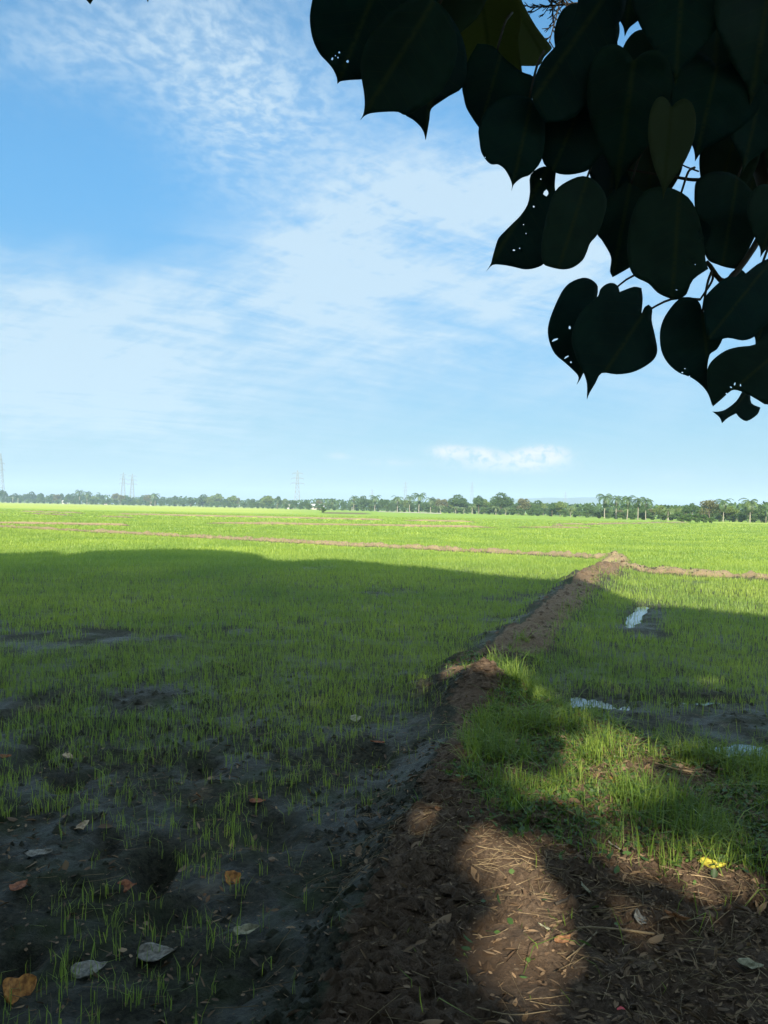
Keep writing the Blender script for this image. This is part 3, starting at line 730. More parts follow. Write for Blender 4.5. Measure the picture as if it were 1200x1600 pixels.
leaf([(748, 199), (749, 220), (752, 238), (760, 251), (768, 257), (778, 257), (788, 264), (796, 277), (800, 289), (799, 298), (803, 288), (815, 278), (828, 273), (846, 250), (852, 200), (838, 160), (800, 148), (765, 165)], (832, 150), (799, 298), 1.10, .2, .3,
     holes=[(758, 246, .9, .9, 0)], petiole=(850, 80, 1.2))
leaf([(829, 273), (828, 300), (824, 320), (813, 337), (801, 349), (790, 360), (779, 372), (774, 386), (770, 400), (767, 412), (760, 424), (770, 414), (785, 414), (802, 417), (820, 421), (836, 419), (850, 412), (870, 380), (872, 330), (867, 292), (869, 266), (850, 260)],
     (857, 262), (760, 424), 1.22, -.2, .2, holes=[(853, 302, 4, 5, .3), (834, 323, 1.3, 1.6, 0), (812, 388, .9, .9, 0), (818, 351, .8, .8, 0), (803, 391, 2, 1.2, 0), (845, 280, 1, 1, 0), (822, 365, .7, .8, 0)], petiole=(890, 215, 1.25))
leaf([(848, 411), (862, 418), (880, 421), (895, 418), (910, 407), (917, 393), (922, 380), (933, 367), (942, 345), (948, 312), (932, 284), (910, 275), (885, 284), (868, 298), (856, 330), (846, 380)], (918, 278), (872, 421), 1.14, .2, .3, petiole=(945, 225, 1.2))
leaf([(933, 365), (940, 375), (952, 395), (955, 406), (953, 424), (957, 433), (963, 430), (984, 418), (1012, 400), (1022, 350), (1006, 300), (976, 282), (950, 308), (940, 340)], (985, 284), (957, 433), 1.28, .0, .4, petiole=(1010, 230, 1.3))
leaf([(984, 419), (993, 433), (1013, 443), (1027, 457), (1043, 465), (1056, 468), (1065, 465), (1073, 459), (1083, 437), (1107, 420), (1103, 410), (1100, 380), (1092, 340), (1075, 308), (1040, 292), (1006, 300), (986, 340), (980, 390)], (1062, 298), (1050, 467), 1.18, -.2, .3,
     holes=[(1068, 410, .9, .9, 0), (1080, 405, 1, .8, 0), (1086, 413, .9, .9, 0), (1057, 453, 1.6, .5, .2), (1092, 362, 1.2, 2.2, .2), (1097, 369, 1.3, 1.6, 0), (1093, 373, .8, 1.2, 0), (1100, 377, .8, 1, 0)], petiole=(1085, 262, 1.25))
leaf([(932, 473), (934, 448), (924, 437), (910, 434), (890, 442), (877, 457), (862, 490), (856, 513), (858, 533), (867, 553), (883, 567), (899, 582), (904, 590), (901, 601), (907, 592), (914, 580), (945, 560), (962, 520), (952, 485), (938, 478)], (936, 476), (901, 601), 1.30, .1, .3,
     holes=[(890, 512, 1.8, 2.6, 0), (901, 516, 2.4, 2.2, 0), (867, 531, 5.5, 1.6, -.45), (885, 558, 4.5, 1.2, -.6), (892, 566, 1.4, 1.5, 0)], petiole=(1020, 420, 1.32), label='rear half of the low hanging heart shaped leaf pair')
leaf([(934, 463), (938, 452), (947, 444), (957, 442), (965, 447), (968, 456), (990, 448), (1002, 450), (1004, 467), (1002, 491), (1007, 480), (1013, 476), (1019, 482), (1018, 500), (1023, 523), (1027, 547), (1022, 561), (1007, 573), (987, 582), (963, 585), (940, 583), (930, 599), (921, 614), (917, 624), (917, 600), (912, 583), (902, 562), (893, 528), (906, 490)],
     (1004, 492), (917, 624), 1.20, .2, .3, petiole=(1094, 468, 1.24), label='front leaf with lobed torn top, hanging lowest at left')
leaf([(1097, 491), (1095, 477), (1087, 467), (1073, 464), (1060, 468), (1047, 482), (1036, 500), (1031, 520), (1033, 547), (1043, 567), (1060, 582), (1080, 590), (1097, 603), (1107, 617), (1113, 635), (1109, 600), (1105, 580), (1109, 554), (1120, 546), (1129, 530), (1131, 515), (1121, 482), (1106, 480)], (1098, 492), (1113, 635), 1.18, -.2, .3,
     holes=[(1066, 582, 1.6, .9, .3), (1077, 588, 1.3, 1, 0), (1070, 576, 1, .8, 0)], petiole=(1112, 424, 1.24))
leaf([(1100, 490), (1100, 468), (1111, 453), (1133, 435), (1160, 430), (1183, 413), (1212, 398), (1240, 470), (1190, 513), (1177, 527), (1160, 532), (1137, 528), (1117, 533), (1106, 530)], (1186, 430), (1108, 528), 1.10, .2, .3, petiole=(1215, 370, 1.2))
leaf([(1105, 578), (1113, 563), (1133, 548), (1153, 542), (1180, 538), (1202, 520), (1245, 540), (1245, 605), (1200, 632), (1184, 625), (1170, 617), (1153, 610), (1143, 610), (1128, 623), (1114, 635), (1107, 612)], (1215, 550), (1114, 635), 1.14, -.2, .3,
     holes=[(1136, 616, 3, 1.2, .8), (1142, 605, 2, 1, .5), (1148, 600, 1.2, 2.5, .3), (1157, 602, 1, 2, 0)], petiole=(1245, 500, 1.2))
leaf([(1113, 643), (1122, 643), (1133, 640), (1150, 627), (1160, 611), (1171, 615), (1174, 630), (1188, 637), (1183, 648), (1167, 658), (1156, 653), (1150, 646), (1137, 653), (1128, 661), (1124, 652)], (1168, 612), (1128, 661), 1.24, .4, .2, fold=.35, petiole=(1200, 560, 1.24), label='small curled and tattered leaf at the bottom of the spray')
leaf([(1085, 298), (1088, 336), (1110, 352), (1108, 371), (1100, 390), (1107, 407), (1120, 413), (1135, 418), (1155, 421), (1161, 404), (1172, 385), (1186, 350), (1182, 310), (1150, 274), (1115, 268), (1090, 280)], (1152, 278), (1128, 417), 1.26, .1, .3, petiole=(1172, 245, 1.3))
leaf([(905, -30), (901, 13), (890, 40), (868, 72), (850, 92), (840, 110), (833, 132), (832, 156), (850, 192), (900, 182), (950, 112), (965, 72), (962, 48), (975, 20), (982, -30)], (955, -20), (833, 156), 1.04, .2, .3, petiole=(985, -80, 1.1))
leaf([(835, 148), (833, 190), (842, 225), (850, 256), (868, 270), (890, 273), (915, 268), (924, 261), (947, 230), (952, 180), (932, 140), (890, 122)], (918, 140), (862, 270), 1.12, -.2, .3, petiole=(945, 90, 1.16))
for b, t, w, d, tone in (((992, 84), (962, 300), 132, 1.06, 0), ((1050, 160), (1036, 312), 74, 1.0, .28), ((1122, 96), (1086, 252), 150, 1.07, 0), ((1152, 205), (1108, 348), 92, 1.3, .1),
                   ((1068, -62), (1055, 135), 150, 1.0, 0), ((1135, -60), (1110, 145), 160, 1.12, 0), ((1205, -40), (1172, 165), 160, 1.02, 0), ((1195, 118), (1160, 270), 118, 1.18, 0),
                   ((992, -62), (976, 57), 92, 1.16, 0), ((1220, 300), (1188, 402), 84, 1.2, .05), ((962, 205), (950, 350), 76, 1.36, .0), ((1018, 215), (1012, 345), 92, 1.34, .1),
                   ((1040, 60), (1012, 230), 120, 1.22, 0), ((900, 90), (870, 255), 110, 1.24, 0), ((1090, 110), (1048, 240), 90, 1.3, .15), ((1165, 60), (1140, 220), 120, 1.26, .25),
                   ((930, 20), (890, 150), 100, 1.3, .0), ((980, 120), (925, 262), 100, 1.32, 0), ((1215, 180), (1205, 300), 40, 1.3, .1), ((1180, 270), (1150, 385), 80, 1.4, .0),
                   ((1000, 260), (970, 380), 80, 1.42, .2), ((1085, 330), (1060, 440), 90, 1.4, 0), ((1215, 430), (1180, 545), 90, 1.22, 0), ((640, -70), (585, 62), 130, 1.2, 0),
                   ((700, -60), (655, 100), 130, 1.24, 0), ((1170, 430), (1140, 520), 60, 1.3, 0), ((1075, -30), (1010, 90), 70, 1.4, 0), ((880, 170), (830, 262), 60, 1.3, 0)):
    pts, bb, tt = heart(b, t, w)
    leaf(pts, bb, tt, d, random.uniform(-.4, .4), random.uniform(.1, .6), tone=tone, fold=random.uniform(.08, .25))
leaf([(108, -60), (124, -12), (134, -1), (141, 7), (146, -1), (162, -30), (150, -72)], (132, -66), (141, 7), 1.25, petiole=(150, -150, 1.3), label='single leaf whose tip just dips into the top left')
leaf([(205, -62), (222, -14), (228, -4), (231, 4), (234, -5), (250, -40), (240, -70)], (226, -66), (231, 4), 1.35, petiole=(240, -150, 1.4))

# ------------------------------------------------------------------ crowns of the shade trees
N = 300000
sx = rng.uniform(-22, 18, N); sy = rng.uniform(-2, 27, N)
pyy = np.where(rng.uniform(size=N) < .80, rng.uniform(-15, -.6, N), rng.uniform(-.6, 4.5, N))
pz = (sy - pyy) * math.tan(SUN_EL) / SH[1]
pxx = sx - SH[0] / SH[1] * (sy - pyy)
lim = np.interp(sx, [p[0] for p in EDGE_W], [p[1] for p in EDGE_W])
thin = np.clip(sstep(fbm(pxx, pz, .55, 3, 211), .22, .40), .35, 1)
keep = (rng.uniform(size=N) < shade_ok(sx, sy)) & (pz > 2.7) & (rng.uniform(size=N) < thin)
elev = (pz - CAM[2]) / np.maximum(pyy, 1e-3)
keep &= (pyy < -.5) | ((elev > .86) & (pz > 3.2))
keep &= np.hypot(pxx - 0, pyy - 0) > .5
pxx, pyy, pz = pxx[keep], pyy[keep], pz[keep]
# the same crown also keeps the hanging spray itself out of the sun
hp_ = []
for lf in LEAVES:
    co = np.array([tuple(vv.co) for vv in lf.data.vertices]) + np.array(lf.location) + RLOC
    hp_.append(co[rng.integers(0, len(co), 150)])
hp_ = np.concatenate(hp_); hp_ = hp_ + SUN_DIR * rng.uniform(3.2, 12, len(hp_))[:, None]
kk = (hp_[:, 1] < -.7) & (hp_[:, 2] > 2.7)
pxx, pyy, pz = np.concatenate([pxx, hp_[kk, 0]]), np.concatenate([pyy, hp_[kk, 1]]), np.concatenate([pz, hp_[kk, 2]])
tx = np.array([t[0] for t in TREES]); own = np.abs(pxx[:, None] - tx[None, :]).argmin(1)
for i, root in enumerate(TREE_ROOTS):
    k = own == i; n = k.sum(); rl = root.location
    me_o = leaflets('foliage', pxx[k] - rl[0], pyy[k] - rl[1], pz[k] - rl[2], rng.uniform(.17, .32, n), rng.uniform(.15, .28, n), rng.uniform(0, 1, n), M['canopy'], tilt=.75)
    me_o.parent = root; me_o['kind'] = 'stuff'

# the bough that carries them, its side shoots, and the fine sprigs behind
def loc(p): return np.array(p) - RLOC
bp = curve_pts([RLOC + (-.1, -.1, 3.3), (.35, -2.4, 4.1), (1.05, -.6, 3.75), at(1330, -170, 1.42), at(1225, 40, 1.36), at(1190, 250, 1.34), at(1205, 330, 1.33), at(1140, 436, 1.26), at(1104, 409, 1.24)], 6)
tube('bough', [loc(p) for p in bp], list(np.linspace(.055, .007, len(bp) - 12)) + list(np.linspace(.006, .0032, 12)), M['twig'], ROOT, 9)
for P, r in (([at(1190, 255, 1.34), at(1150, 276, 1.33), at(1090, 281, 1.32), at(1050, 276, 1.3), at(960, 262, 1.28)], (.0045, .0016)),
             ([at(1225, 40, 1.36), at(1120, -5, 1.3), at(980, -60, 1.2), at(800, -100, 1.18), at(640, -120, 1.12)], (.008, .002)),
             ([at(1190, 250, 1.34), at(1100, 180, 1.3), at(1000, 150, 1.25), at(880, 120, 1.22)], (.005, .0016)),
             ([at(1140, 436, 1.26), at(1160, 480, 1.27), at(1185, 520, 1.26), at(1205, 560, 1.24)], (.004, .002)),
             ([at(1094, 468, 1.24), at(1112, 440, 1.245), at(1114, 424, 1.245)], (.0016, .0022)),
             ([at(1065, 257, 1.31), at(1073, 261, 1.31), at(1092, 268, 1.31)], (.0011, .0014))):
    cp = curve_pts(P, 5); tube('shoot', [loc(p) for p in cp], list(np.linspace(r[0], r[1], len(cp))), M['twig'], ROOT, 6)
def sprig(px0, py0, px1, py1, d, n, ln):
    a, b = np.array([px0, py0], float), np.array([px1, py1], float); Vv, Fc = [], []
    def seg(p, q, r0, r1, dd):
        P, Q = at(p[0], p[1], dd), at(q[0], q[1], dd + .01); t = Vector(Q - P).normalized(); o1 = t.orthogonal().normalized(); o2 = t.cross(o1); k0 = len(Vv)
        for c, r in ((P, r0), (Q, r1)):
            for k in range(4):
                th = k * math.pi / 2; Vv.append(Vector(c) + (o1 * math.cos(th) + o2 * math.sin(th)) * r)
        for k in range(4): Fc.append((k0 + k, k0 + (k + 1) % 4, k0 + 4 + (k + 1) % 4, k0 + 4 + k))
    seg(a, b, .003, .0015, d)
    for k in range(n):
        t = (k + .5) / n; p = a + (b - a) * t; an = math.atan2(*(b - a)[::-1]) + (1 if k % 2 else -1) * random.uniform(.4, 1.0)
        q = p + np.array([math.cos(an), math.sin(an)]) * ln * random.uniform(.5, 1.1); seg(p, q, .0018, .0008, d + random.uniform(-.02, .02))
        for j in range(2):
            pp = p + (q - p) * random.uniform(.3, .8); a2 = an + random.choice((-1, 1)) * random.uniform(.3, .7); seg(pp, pp + np.array([math.cos(a2), math.sin(a2)]) * ln * .45, .0014, .0007, d)
    cen = np.mean([tuple(v_) for v_ in Vv], 0); o = link_mesh('sprig', py_mesh('sprig', [np.array(v_) - cen for v_ in Vv], Fc), M['twig'], ROOT); o.location = cen - RLOC
sprig(884, -30, 855, 78, 1.9, 12, 22); sprig(905, 5, 828, 12, 1.95, 14, 20); sprig(860, -20, 866, 44, 2.0, 9, 18); sprig(900, 30, 872, -10, 1.92, 8, 14)
sprig(1206, 262, 1178, 282, 1.5, 3, 14)

# ------------------------------------------------------------------ fallen leaves and twigs lying about: each its own thing
def fallen_mat(name, c1, c2): return leafy(name, tuple(c * .55 for c in c1), c2, .12, .65, 55, spec=.25, world=False)
FM = {'orange': fallen_mat('orange_leaf', (.30, .11, .025), (.50, .22, .05)), 'beige': fallen_mat('beige_leaf', (.33, .22, .13), (.50, .37, .23)),
      'red': fallen_mat('red_leaf', (.20, .06, .028), (.32, .12, .055)), 'grey': fallen_mat('grey_leaf', (.13, .12, .10), (.25, .23, .19)),
      'brown': fallen_mat('brown_leaf', (.17, .08, .035), (.30, .15, .07)), 'yellow': fallen_mat('yellow_leaf', (.36, .31, .03), (.42, .38, .05)),
      'pale': fallen_mat('pale_leaf', (.26, .25, .15), (.40, .38, .26))}
def fallen(px, py, size, colour, az, label, curl=.5, wide=.8, tip=0., name='fallen_leaf', lift=.012):
    p = on_ground(px, py); root = empty(name, (p[0], p[1], p[2]), R(az))
    rows, cols = 13, 9; Vv, Fc = [], []
    prof = lambda t: (math.sin(math.pi * min(1, max(0, t)) ** .72) ** .75) * (1 - .25 * t) if 0 < t < 1 else .02
    sd_ = random.random() * 50
    for i in range(rows):
        t = i / (rows - 1)
        for j in range(cols):
            s = (j / (cols - 1) - .5) * 2; w = prof(t) * wide * .5 * (1 + .08 * math.sin(9 * t + sd_))
            zz = curl * .55 * (s * s) * w + curl * .55 * (t - .45) ** 2 + .05 * math.sin(5 * s + 4 * t + sd_) * curl
            nz = float(fbm(np.array(t * 2.2 + sd_), np.array(s * 1.3), 1.6, 3, 5)) - .5
            ed = 1 + .22 * (float(fbm(np.array(t * 5 + sd_), np.array(np.sign(s) * 3.), 1, 2, 6)) - .5) * abs(s)
            Vv.append(((t - .5) * size, s * w * size * ed + .10 * size * (t - .5) ** 2, (zz + nz * .22 * (.4 + curl)) * size + tip * (s * w) * size))
    for i in range(rows - 1):
        for j in range(cols - 1): a = i * cols + j; Fc.append((a, a + 1, a + cols + 1, a + cols))
    o = link_mesh('blade', py_mesh('blade', Vv, Fc), FM[colour], root); o.location = (0, 0, lift)
    sl = o.modifiers.new('thickness', 'SOLIDIFY'); sl.thickness = .0008
    st_ = [Vector((-.5 * size, 0, lift + curl * .06 * size)), Vector((-.62 * size, .03 * size, lift + .01)), Vector((-.78 * size, .01 * size, lift))]
    tube('stalk', st_, [.0014, .0012, .0012], M['twig'], root, 5)
    tag(root, label, 'fallen leaf', 'leaves fallen on the mud and bank'); return root
for a in ((33, 1556, .115, 'orange', 60, 'large orange fallen leaf standing on edge at the bottom left corner', .5, .7, .9), (128, 1299, .085, 'beige', -60, 'cream curled leaf beside a dark footprint in the mud', .6, .85, .5),
          (107, 1186, .085, 'beige', 100, 'tan fallen leaf lying among seedlings behind the other pale leaves', .5, .85, .4), (197, 1392, .085, 'red', 20, 'dark red fallen leaf at left, between seedlings and footprints', .5, .7, .5),
          (365, 1380, .08, 'orange', 50, 'orange brown leaf tilted up with a pale edge, right of the sunlit seedlings', .7, .75, .8), (385, 1463, .105, 'pale', 25, 'narrow pale leaf with a reddish neighbour on black mud', .5, .5, .3),
          (243, 1500, .135, 'grey', 10, 'broad grey crumpled leaf lying flat near the bottom left', .25, .85, .1), (140, 1522, .125, 'grey', 40, 'grey leaf left of the crumpled one, half sunk in mud', .2, .8, .05),
          (402, 1258, .09, 'red', -5, 'dull red leaf lying flat on mud in the middle of the left half', .3, .6, .2), (556, 1126, .10, 'pale', 30, 'pale green folded leaf up among the shaded seedlings', .6, .6, .7),
          (776, 1258, .075, 'brown', 5, 'brown leaf on the left edge of the bank grass', .4, .55, .4), (961, 1224, .075, 'orange', 15, 'sunlit orange leaf in the middle of the bank grass', .5, .6, .5),
          (1112, 1356, .10, 'yellow', -12, 'bright yellow leaf lying in a sun fleck on the bank', .4, .45, .4), (685, 1269, .035, 'brown', 0, 'small round brown leaf on the crest of the bank', .5, .9, .3),
          (915, 1394, .07, 'pale', 100, 'dry tan leaf upright in the litter at the centre of the bank', .6, .5, .6), (1110, 1291, .13, 'pale', -62, 'long pale leaf hanging down over dark weeds', .3, .35, .3),
          (870, 1262, .07, 'brown', 170, 'small rust brown leaf under the grass tuft', .4, .5, .2), (60, 1338, .12, 'grey', 15, 'dull grey green leaf pressed in mud at far left', .2, .6, .05),
          (590, 1165, .10, 'red', 170, 'thin reddish leaf on the dark slope below the bund', .3, .4, .2), (8, 1185, .07, 'red', 20, 'red scrap of leaf at the left edge among seedlings', .4, .6, .3),
          (1060, 1440, .09, 'brown', 150, 'curled brown leaf in shade below the yellow one', .6, .55, .4), (1000, 1440, .10, 'grey', 80, 'grey brown dry leaf left of the curled brown one', .4, .45, .3),
          (1172, 1517, .075, 'pale', -20, 'pale papery leaf near the bottom right edge', .5, .5, .3), (850, 1455, .05, 'pale', 130, 'little cream leaf scrap on the sunlit earth', .4, .5, .3),
          (800, 1205, .08, 'beige', 165, 'cream leaf lying across the sunlit bank grass', .3, .35, .2), (1010, 1300, .07, 'brown', 60, 'brown leaf at the lower edge of the weeds', .4, .5, .3),
          (960, 1330, .08, 'grey', 110, 'grey leaf just below the bank grass', .4, .4, .4), (880, 1480, .07, 'brown', 30, 'brown leaf beneath the forked straw twig', .4, .5, .2), (30, 1395, .09, 'red', 70, 'red brown leaf on mud at the left edge', .3, .6, .2)):
    fallen(*a)
def twig(pxs, r, label, mat='straw', name='fallen_twig', fork=None):
    P = [on_ground(*q[:2]) + np.array([0, 0, q[2] if len(q) > 2 else .012]) for q in pxs]
    root = empty(name, P[0]); cp = curve_pts(P, 4)
    tube('stem', [p - P[0] for p in cp], list(np.linspace(r, r * .55, len(cp))), M[mat], root, 6)
    if fork:
        Q = [on_ground(*q[:2]) + np.array([0, 0, .014]) for q in fork]; cq = curve_pts(Q, 4)
        tube('side_stem', [p - P[0] for p in cq], list(np.linspace(r * .8, r * .4, len(cq))), M[mat], root, 6)
    tag(root, label, 'twig', 'twigs lying on the bank')
twig([(1022, 1467), (970, 1464), (928, 1464, .03), (900, 1455)], .0042, 'forked straw coloured twig across the lower right bank', fork=[(932, 1466), (905, 1490), (884, 1508)])
twig([(1090, 1482), (1130, 1492), (1165, 1502), (1198, 1525)], .0028, 'thin pale twig running to the right edge')
twig([(1052, 1372), (1090, 1376), (1135, 1384)], .0024, 'thin dry stem below the yellow leaf')
twig([(745, 1328), (765, 1331), (785, 1334)], .002, 'short pale straw on the sunlit crest of the bank')
twig([(868, 1418), (890, 1413), (915, 1404)], .006, 'dark crooked stick in the middle of the litter', 'twig')
twig([(745, 1588), (800, 1594), (860, 1590)], .002, 'fine straw along the bottom of the bank')
twig([(1000, 1318), (1035, 1316), (1062, 1309)], .0025, 'dry stem at the lower edge of the weeds')
twig([(335, 1035), (355, 1043), (378, 1050)], .006, 'bleached stick lying among seedlings in the shaded paddy')
twig([(1022, 1196), (1050, 1204), (1085, 1212), (1110, 1210)], .007, 'bleached stick at the water edge right of the grass')
twig([(640, 1525), (680, 1540), (720, 1560)], .0018, 'faint straw in the dark shade at the bottom centre')
# tiny red wrapper scrap near the bottom edge
p = on_ground(970, 1585); sc = link_mesh('red_scrap', py_mesh('red_scrap', [(-.012, -.004, .002), (.0, -.006, .006), (.012, -.003, .003), (.011, .004, .004), (0, .005, .008), (-.011, .003, .003)], [(0, 1, 4, 5), (1, 2, 3, 4)]), solid('red_plastic', (.5, .02, .03), .35, .2))
sc.location = p + np.array([0, 0, .01]); tag(sc, 'tiny red plastic scrap at the bottom of the bank', 'scrap')

# ------------------------------------------------------------------ far tree line
def tree_meshes(seed, h, spread, c1, c2, lobes, leaf_sz, n, low=.25):
    r = np.random.default_rng(seed); P = []
    cs = [(r.uniform(-.34, .34) * spread, r.uniform(-.34, .34) * spread, r.uniform(low + .12, .80) * h, r.uniform(.18, .33) * spread, r.uniform(.12, .2) * h) for _ in range(lobes)]
    cs.append((0, 0, .82 * h, .24 * spread, .17 * h))
    for cx, cyy, cz, rx, rz in cs:
        k = n // len(cs); d = r.normal(size=(k, 3)); d /= np.linalg.norm(d, axis=1)[:, None]; d *= (r.uniform(.45, 1.08, k) ** .6)[:, None]
        P.append(np.stack([cx + d[:, 0] * rx, cyy + d[:, 1] * rx, cz + d[:, 2] * rz], -1))
    P = np.concatenate(P); k = len(P)
    a = r.normal(size=(k, 3)); a /= np.linalg.norm(a, axis=1)[:, None]; b = np.cross(a, r.normal(size=(k, 3))); b /= np.linalg.norm(b, axis=1)[:, None]
    sz = (r.uniform(.6, 1.3, k) * leaf_sz)[:, None]
    Vb = np.stack([P - a * sz, P + b * sz * .6, P + a * sz, P - b * sz * .6], 1).reshape(-1, 3)
    me = np_mesh('crown', Vb, [np.arange(k)[:, None] * 4 + np.array([[0, 1, 2, 3]])], False); add_attr(me, 'tint', np.repeat(np.clip(r.normal(.5, .28, k), 0, 1), 4))
    me.materials.append(leafy('crown_foliage', c1, c2, .3, .6, attr='tint', spec=.2)); return me
def trunk_mesh(h, r0, seed, branches=4):
    t = tube('trunk', curve_pts([(0, 0, -.3), (.02 * h, 0, .2 * h), (-.01 * h, .02 * h, .45 * h), (.01 * h, 0, .72 * h)], 3), [r0 * (1 - .07 * k) for k in range(10)], M['bark'])
    r = random.Random(seed); bm = bmesh.new(); bm.from_mesh(t.data)
    for k in range(branches):
        a = r.uniform(0, 6.28); z = h * (.3 + .1 * k); e = (math.cos(a) * h * .24, math.sin(a) * h * .24, z + h * .2)
        b = tube('branch', [(0, 0, z), ((e[0]) * .5, e[1] * .5, z + h * .08), e], [r0 * .45, r0 * .3, r0 * .12], M['bark'], None, 5); bm.from_mesh(b.data); bpy.data.objects.remove(b)
    me = bpy.data.meshes.new('trunk'); bm.to_mesh(me); bm.free(); me.materials.append(M['bark']); bpy.data.objects.remove(t); return me
KIND = {}
KIND['round'] = (tree_meshes(1, 10, 11, (.030, .065, .018), (.07, .125, .03), 9, .42, 2600), trunk_mesh(10, .28, 1))
KIND['tall'] = (tree_meshes(2, 12, 7.5, (.032, .072, .022), (.075, .135, .035), 9, .40, 2400), trunk_mesh(12, .26, 2))
KIND['light'] = (tree_meshes(3, 8.5, 8, (.07, .115, .025), (.145, .20, .045), 8, .40, 2000), trunk_mesh(8.5, .2, 3))
KIND['dry'] = (tree_meshes(4, 9.5, 8.5, (.085, .095, .04), (.155, .155, .068), 8, .36, 1700), trunk_mesh(9.5, .22, 4))
KIND['bush'] = (tree_meshes(5, 4.2, 6, (.035, .075, .02), (.085, .15, .035), 7, .30, 1300, .05), trunk_mesh(4.2, .1, 5))
def palm_mesh(seed, h, fl, c1, c2, nf=26, dead=5):
    r = random.Random(seed); Vv, Fc, Ti = [], [], []
    for k in range(nf):
        a = 2 * math.pi * k / nf + r.uniform(-.2, .2); up = r.uniform(-.15, 1.15) if k >= dead else -.9
        L = fl * r.uniform(.8, 1.1); p = np.array([0, 0, h]); el = up; seg = 9; tn = r.random()
        for s in range(seg):
            d = np.array([math.cos(a) * math.cos(el), math.sin(a) * math.cos(el), math.sin(el)]); q = p + d * L / seg
            sd_ = np.array([-math.sin(a), math.cos(a), 0]); w = .15 * fl * (math.sin(math.pi * (s + .8) / (seg + 1)) ** .6)
            for sg in (-1, 1):
                for j in range(2):
                    b = p + (q - p) * (j * .5); e = b + sd_ * sg * w + d * w * .7 - np.array([0, 0, w * r.uniform(.4, .9)]); k0 = len(Vv)
                    Vv += [b, b + (q - p) * .42, e + (q - p) * .16, e]; Fc.append((k0, k0 + 1, k0 + 2, k0 + 3)); Ti += [tn] * 4
            p = q; el -= r.uniform(.18, .30)
    me = py_mesh('crown', Vv, Fc, False); add_attr(me, 'tint', Ti); me.materials.append(leafy('palm_frond', c1, c2, .3, .45, attr='tint', spec=.4))
    lean = r.uniform(-.4, .4)
    tp = curve_pts([(lean * 1.6, 0, -.3), (lean * .7, .1, h * .33), (lean * .2, 0, h * .7), (0, 0, h)], 4)
    t = tube('trunk', tp, list(np.linspace(.19, .12, len(tp))), PALM_BARK, None, 8); tm = t.data; bpy.data.objects.remove(t); return me, tm
PALM_BARK = solid('palm_bark', (.27, .25, .20), .85, .35, 5)
KIND['palm'] = palm_mesh(11, 8.0, 4.4, (.035, .075, .025), (.085, .14, .04))
KIND['palm2'] = palm_mesh(12, 7.6, 4.0, (.04, .08, .03), (.09, .145, .045), 24, 6)
KIND['palm3'] = palm_mesh(13, 6.8, 4.3, (.05, .09, .03), (.11, .165, .05), 26, 4)
KIND['shortpalm'] = palm_mesh(14, 2.6, 2.3, (.06, .10, .03), (.13, .18, .06), 18, 3)
def far_tree(kind, name, px, depth, scale, label, cat, group='trees along the far edge of the fields', sx=1., lean=0.):
    x, y = far_xy(px, depth); root = empty(name, (x, y, 0), random.uniform(0, 6.28)); root.scale = (scale * sx, scale * sx, scale)
    if lean: root.rotation_euler = (0, lean, 0)
    cm, tm = KIND[kind]; link_mesh('trunk', tm, None, root); link_mesh('crown', cm, None, root)
    tag(root, label, cat, group); return root
def depth_of(px): return float(np.interp(px, [-300, 0, 300, 450, 600, 750, 850, 975, 1200, 1500], [1000, 880, 740, 540, 430, 345, 290, 205, 185, 180]))
HZ = lambda px, top, dep: (horizon(px) - top) / F * dep + 1.6             # real height of something whose top shows at that line
# the row of coconut palms and other palms one can point at: px, row of its crown top, kind, label
PALMS = [(945, 769, 'palm', 'coconut palm, tallest and leftmost of the row of five pale trunks'), (963, 772, 'palm2', 'coconut palm second from left in the row of five pale trunks'),
         (981, 772, 'palm', 'coconut palm in the middle of the row of five pale trunks'), (997, 774, 'palm2', 'coconut palm fourth from left in the row of five pale trunks'),
         (1009, 776, 'palm', 'coconut palm, rightmost of the row of five pale trunks'), (1172, 776, 'palm3', 'wide headed palm standing apart near the right edge'),
         (1131, 777, 'palm', 'palm rising through the pinkish dry tree on the right'), (1197, 795, 'palm2', 'short palm cut by the right edge of the view'),
         (655, 768, 'palm', 'tallest palm of the middle cluster with a bare pale trunk'), (640, 772, 'palm2', 'palm just left of the tallest one in the middle'), (621, 773, 'palm3', 'feathery palm left of centre cluster, over pale trees'),
         (673, 775, 'palm3', 'palm right of the tallest middle palm'), (586, 772, 'palm', 'slim palm with a straight trunk, left of the middle cluster'), (553, 773, 'palm2', 'palm above bushes left of the slim straight one'),
         (519, 779, 'palm3', 'small hazy palm over the grey roofed house'), (433, 779, 'palm2', 'small palm beside the white house'), (242, 769, 'palm3', 'spiky palm right of the two small pylons'),
         (124, 764, 'palm2', 'dark palm crown above the trees at left'), (136, 766, 'palm3', 'round palm crown beside the leaning one')]
for px, top, k, lab in PALMS:
    dep = depth_of(px) * (.99 if px > 900 else 1.0); h0 = {'palm': 9.9, 'palm2': 9.2, 'palm3': 8.6}[k]
    far_tree(k, 'coconut_palm', px, dep, HZ(px, top, dep) / h0, lab, 'palm', 'palms along the far edge of the fields')
far_tree('palm2', 'leaning_palm', 143, 960, 2.0, 'leaning palm sticking out to the right above the left tree line', 'palm', 'palms along the far edge of the fields', lean=.75)
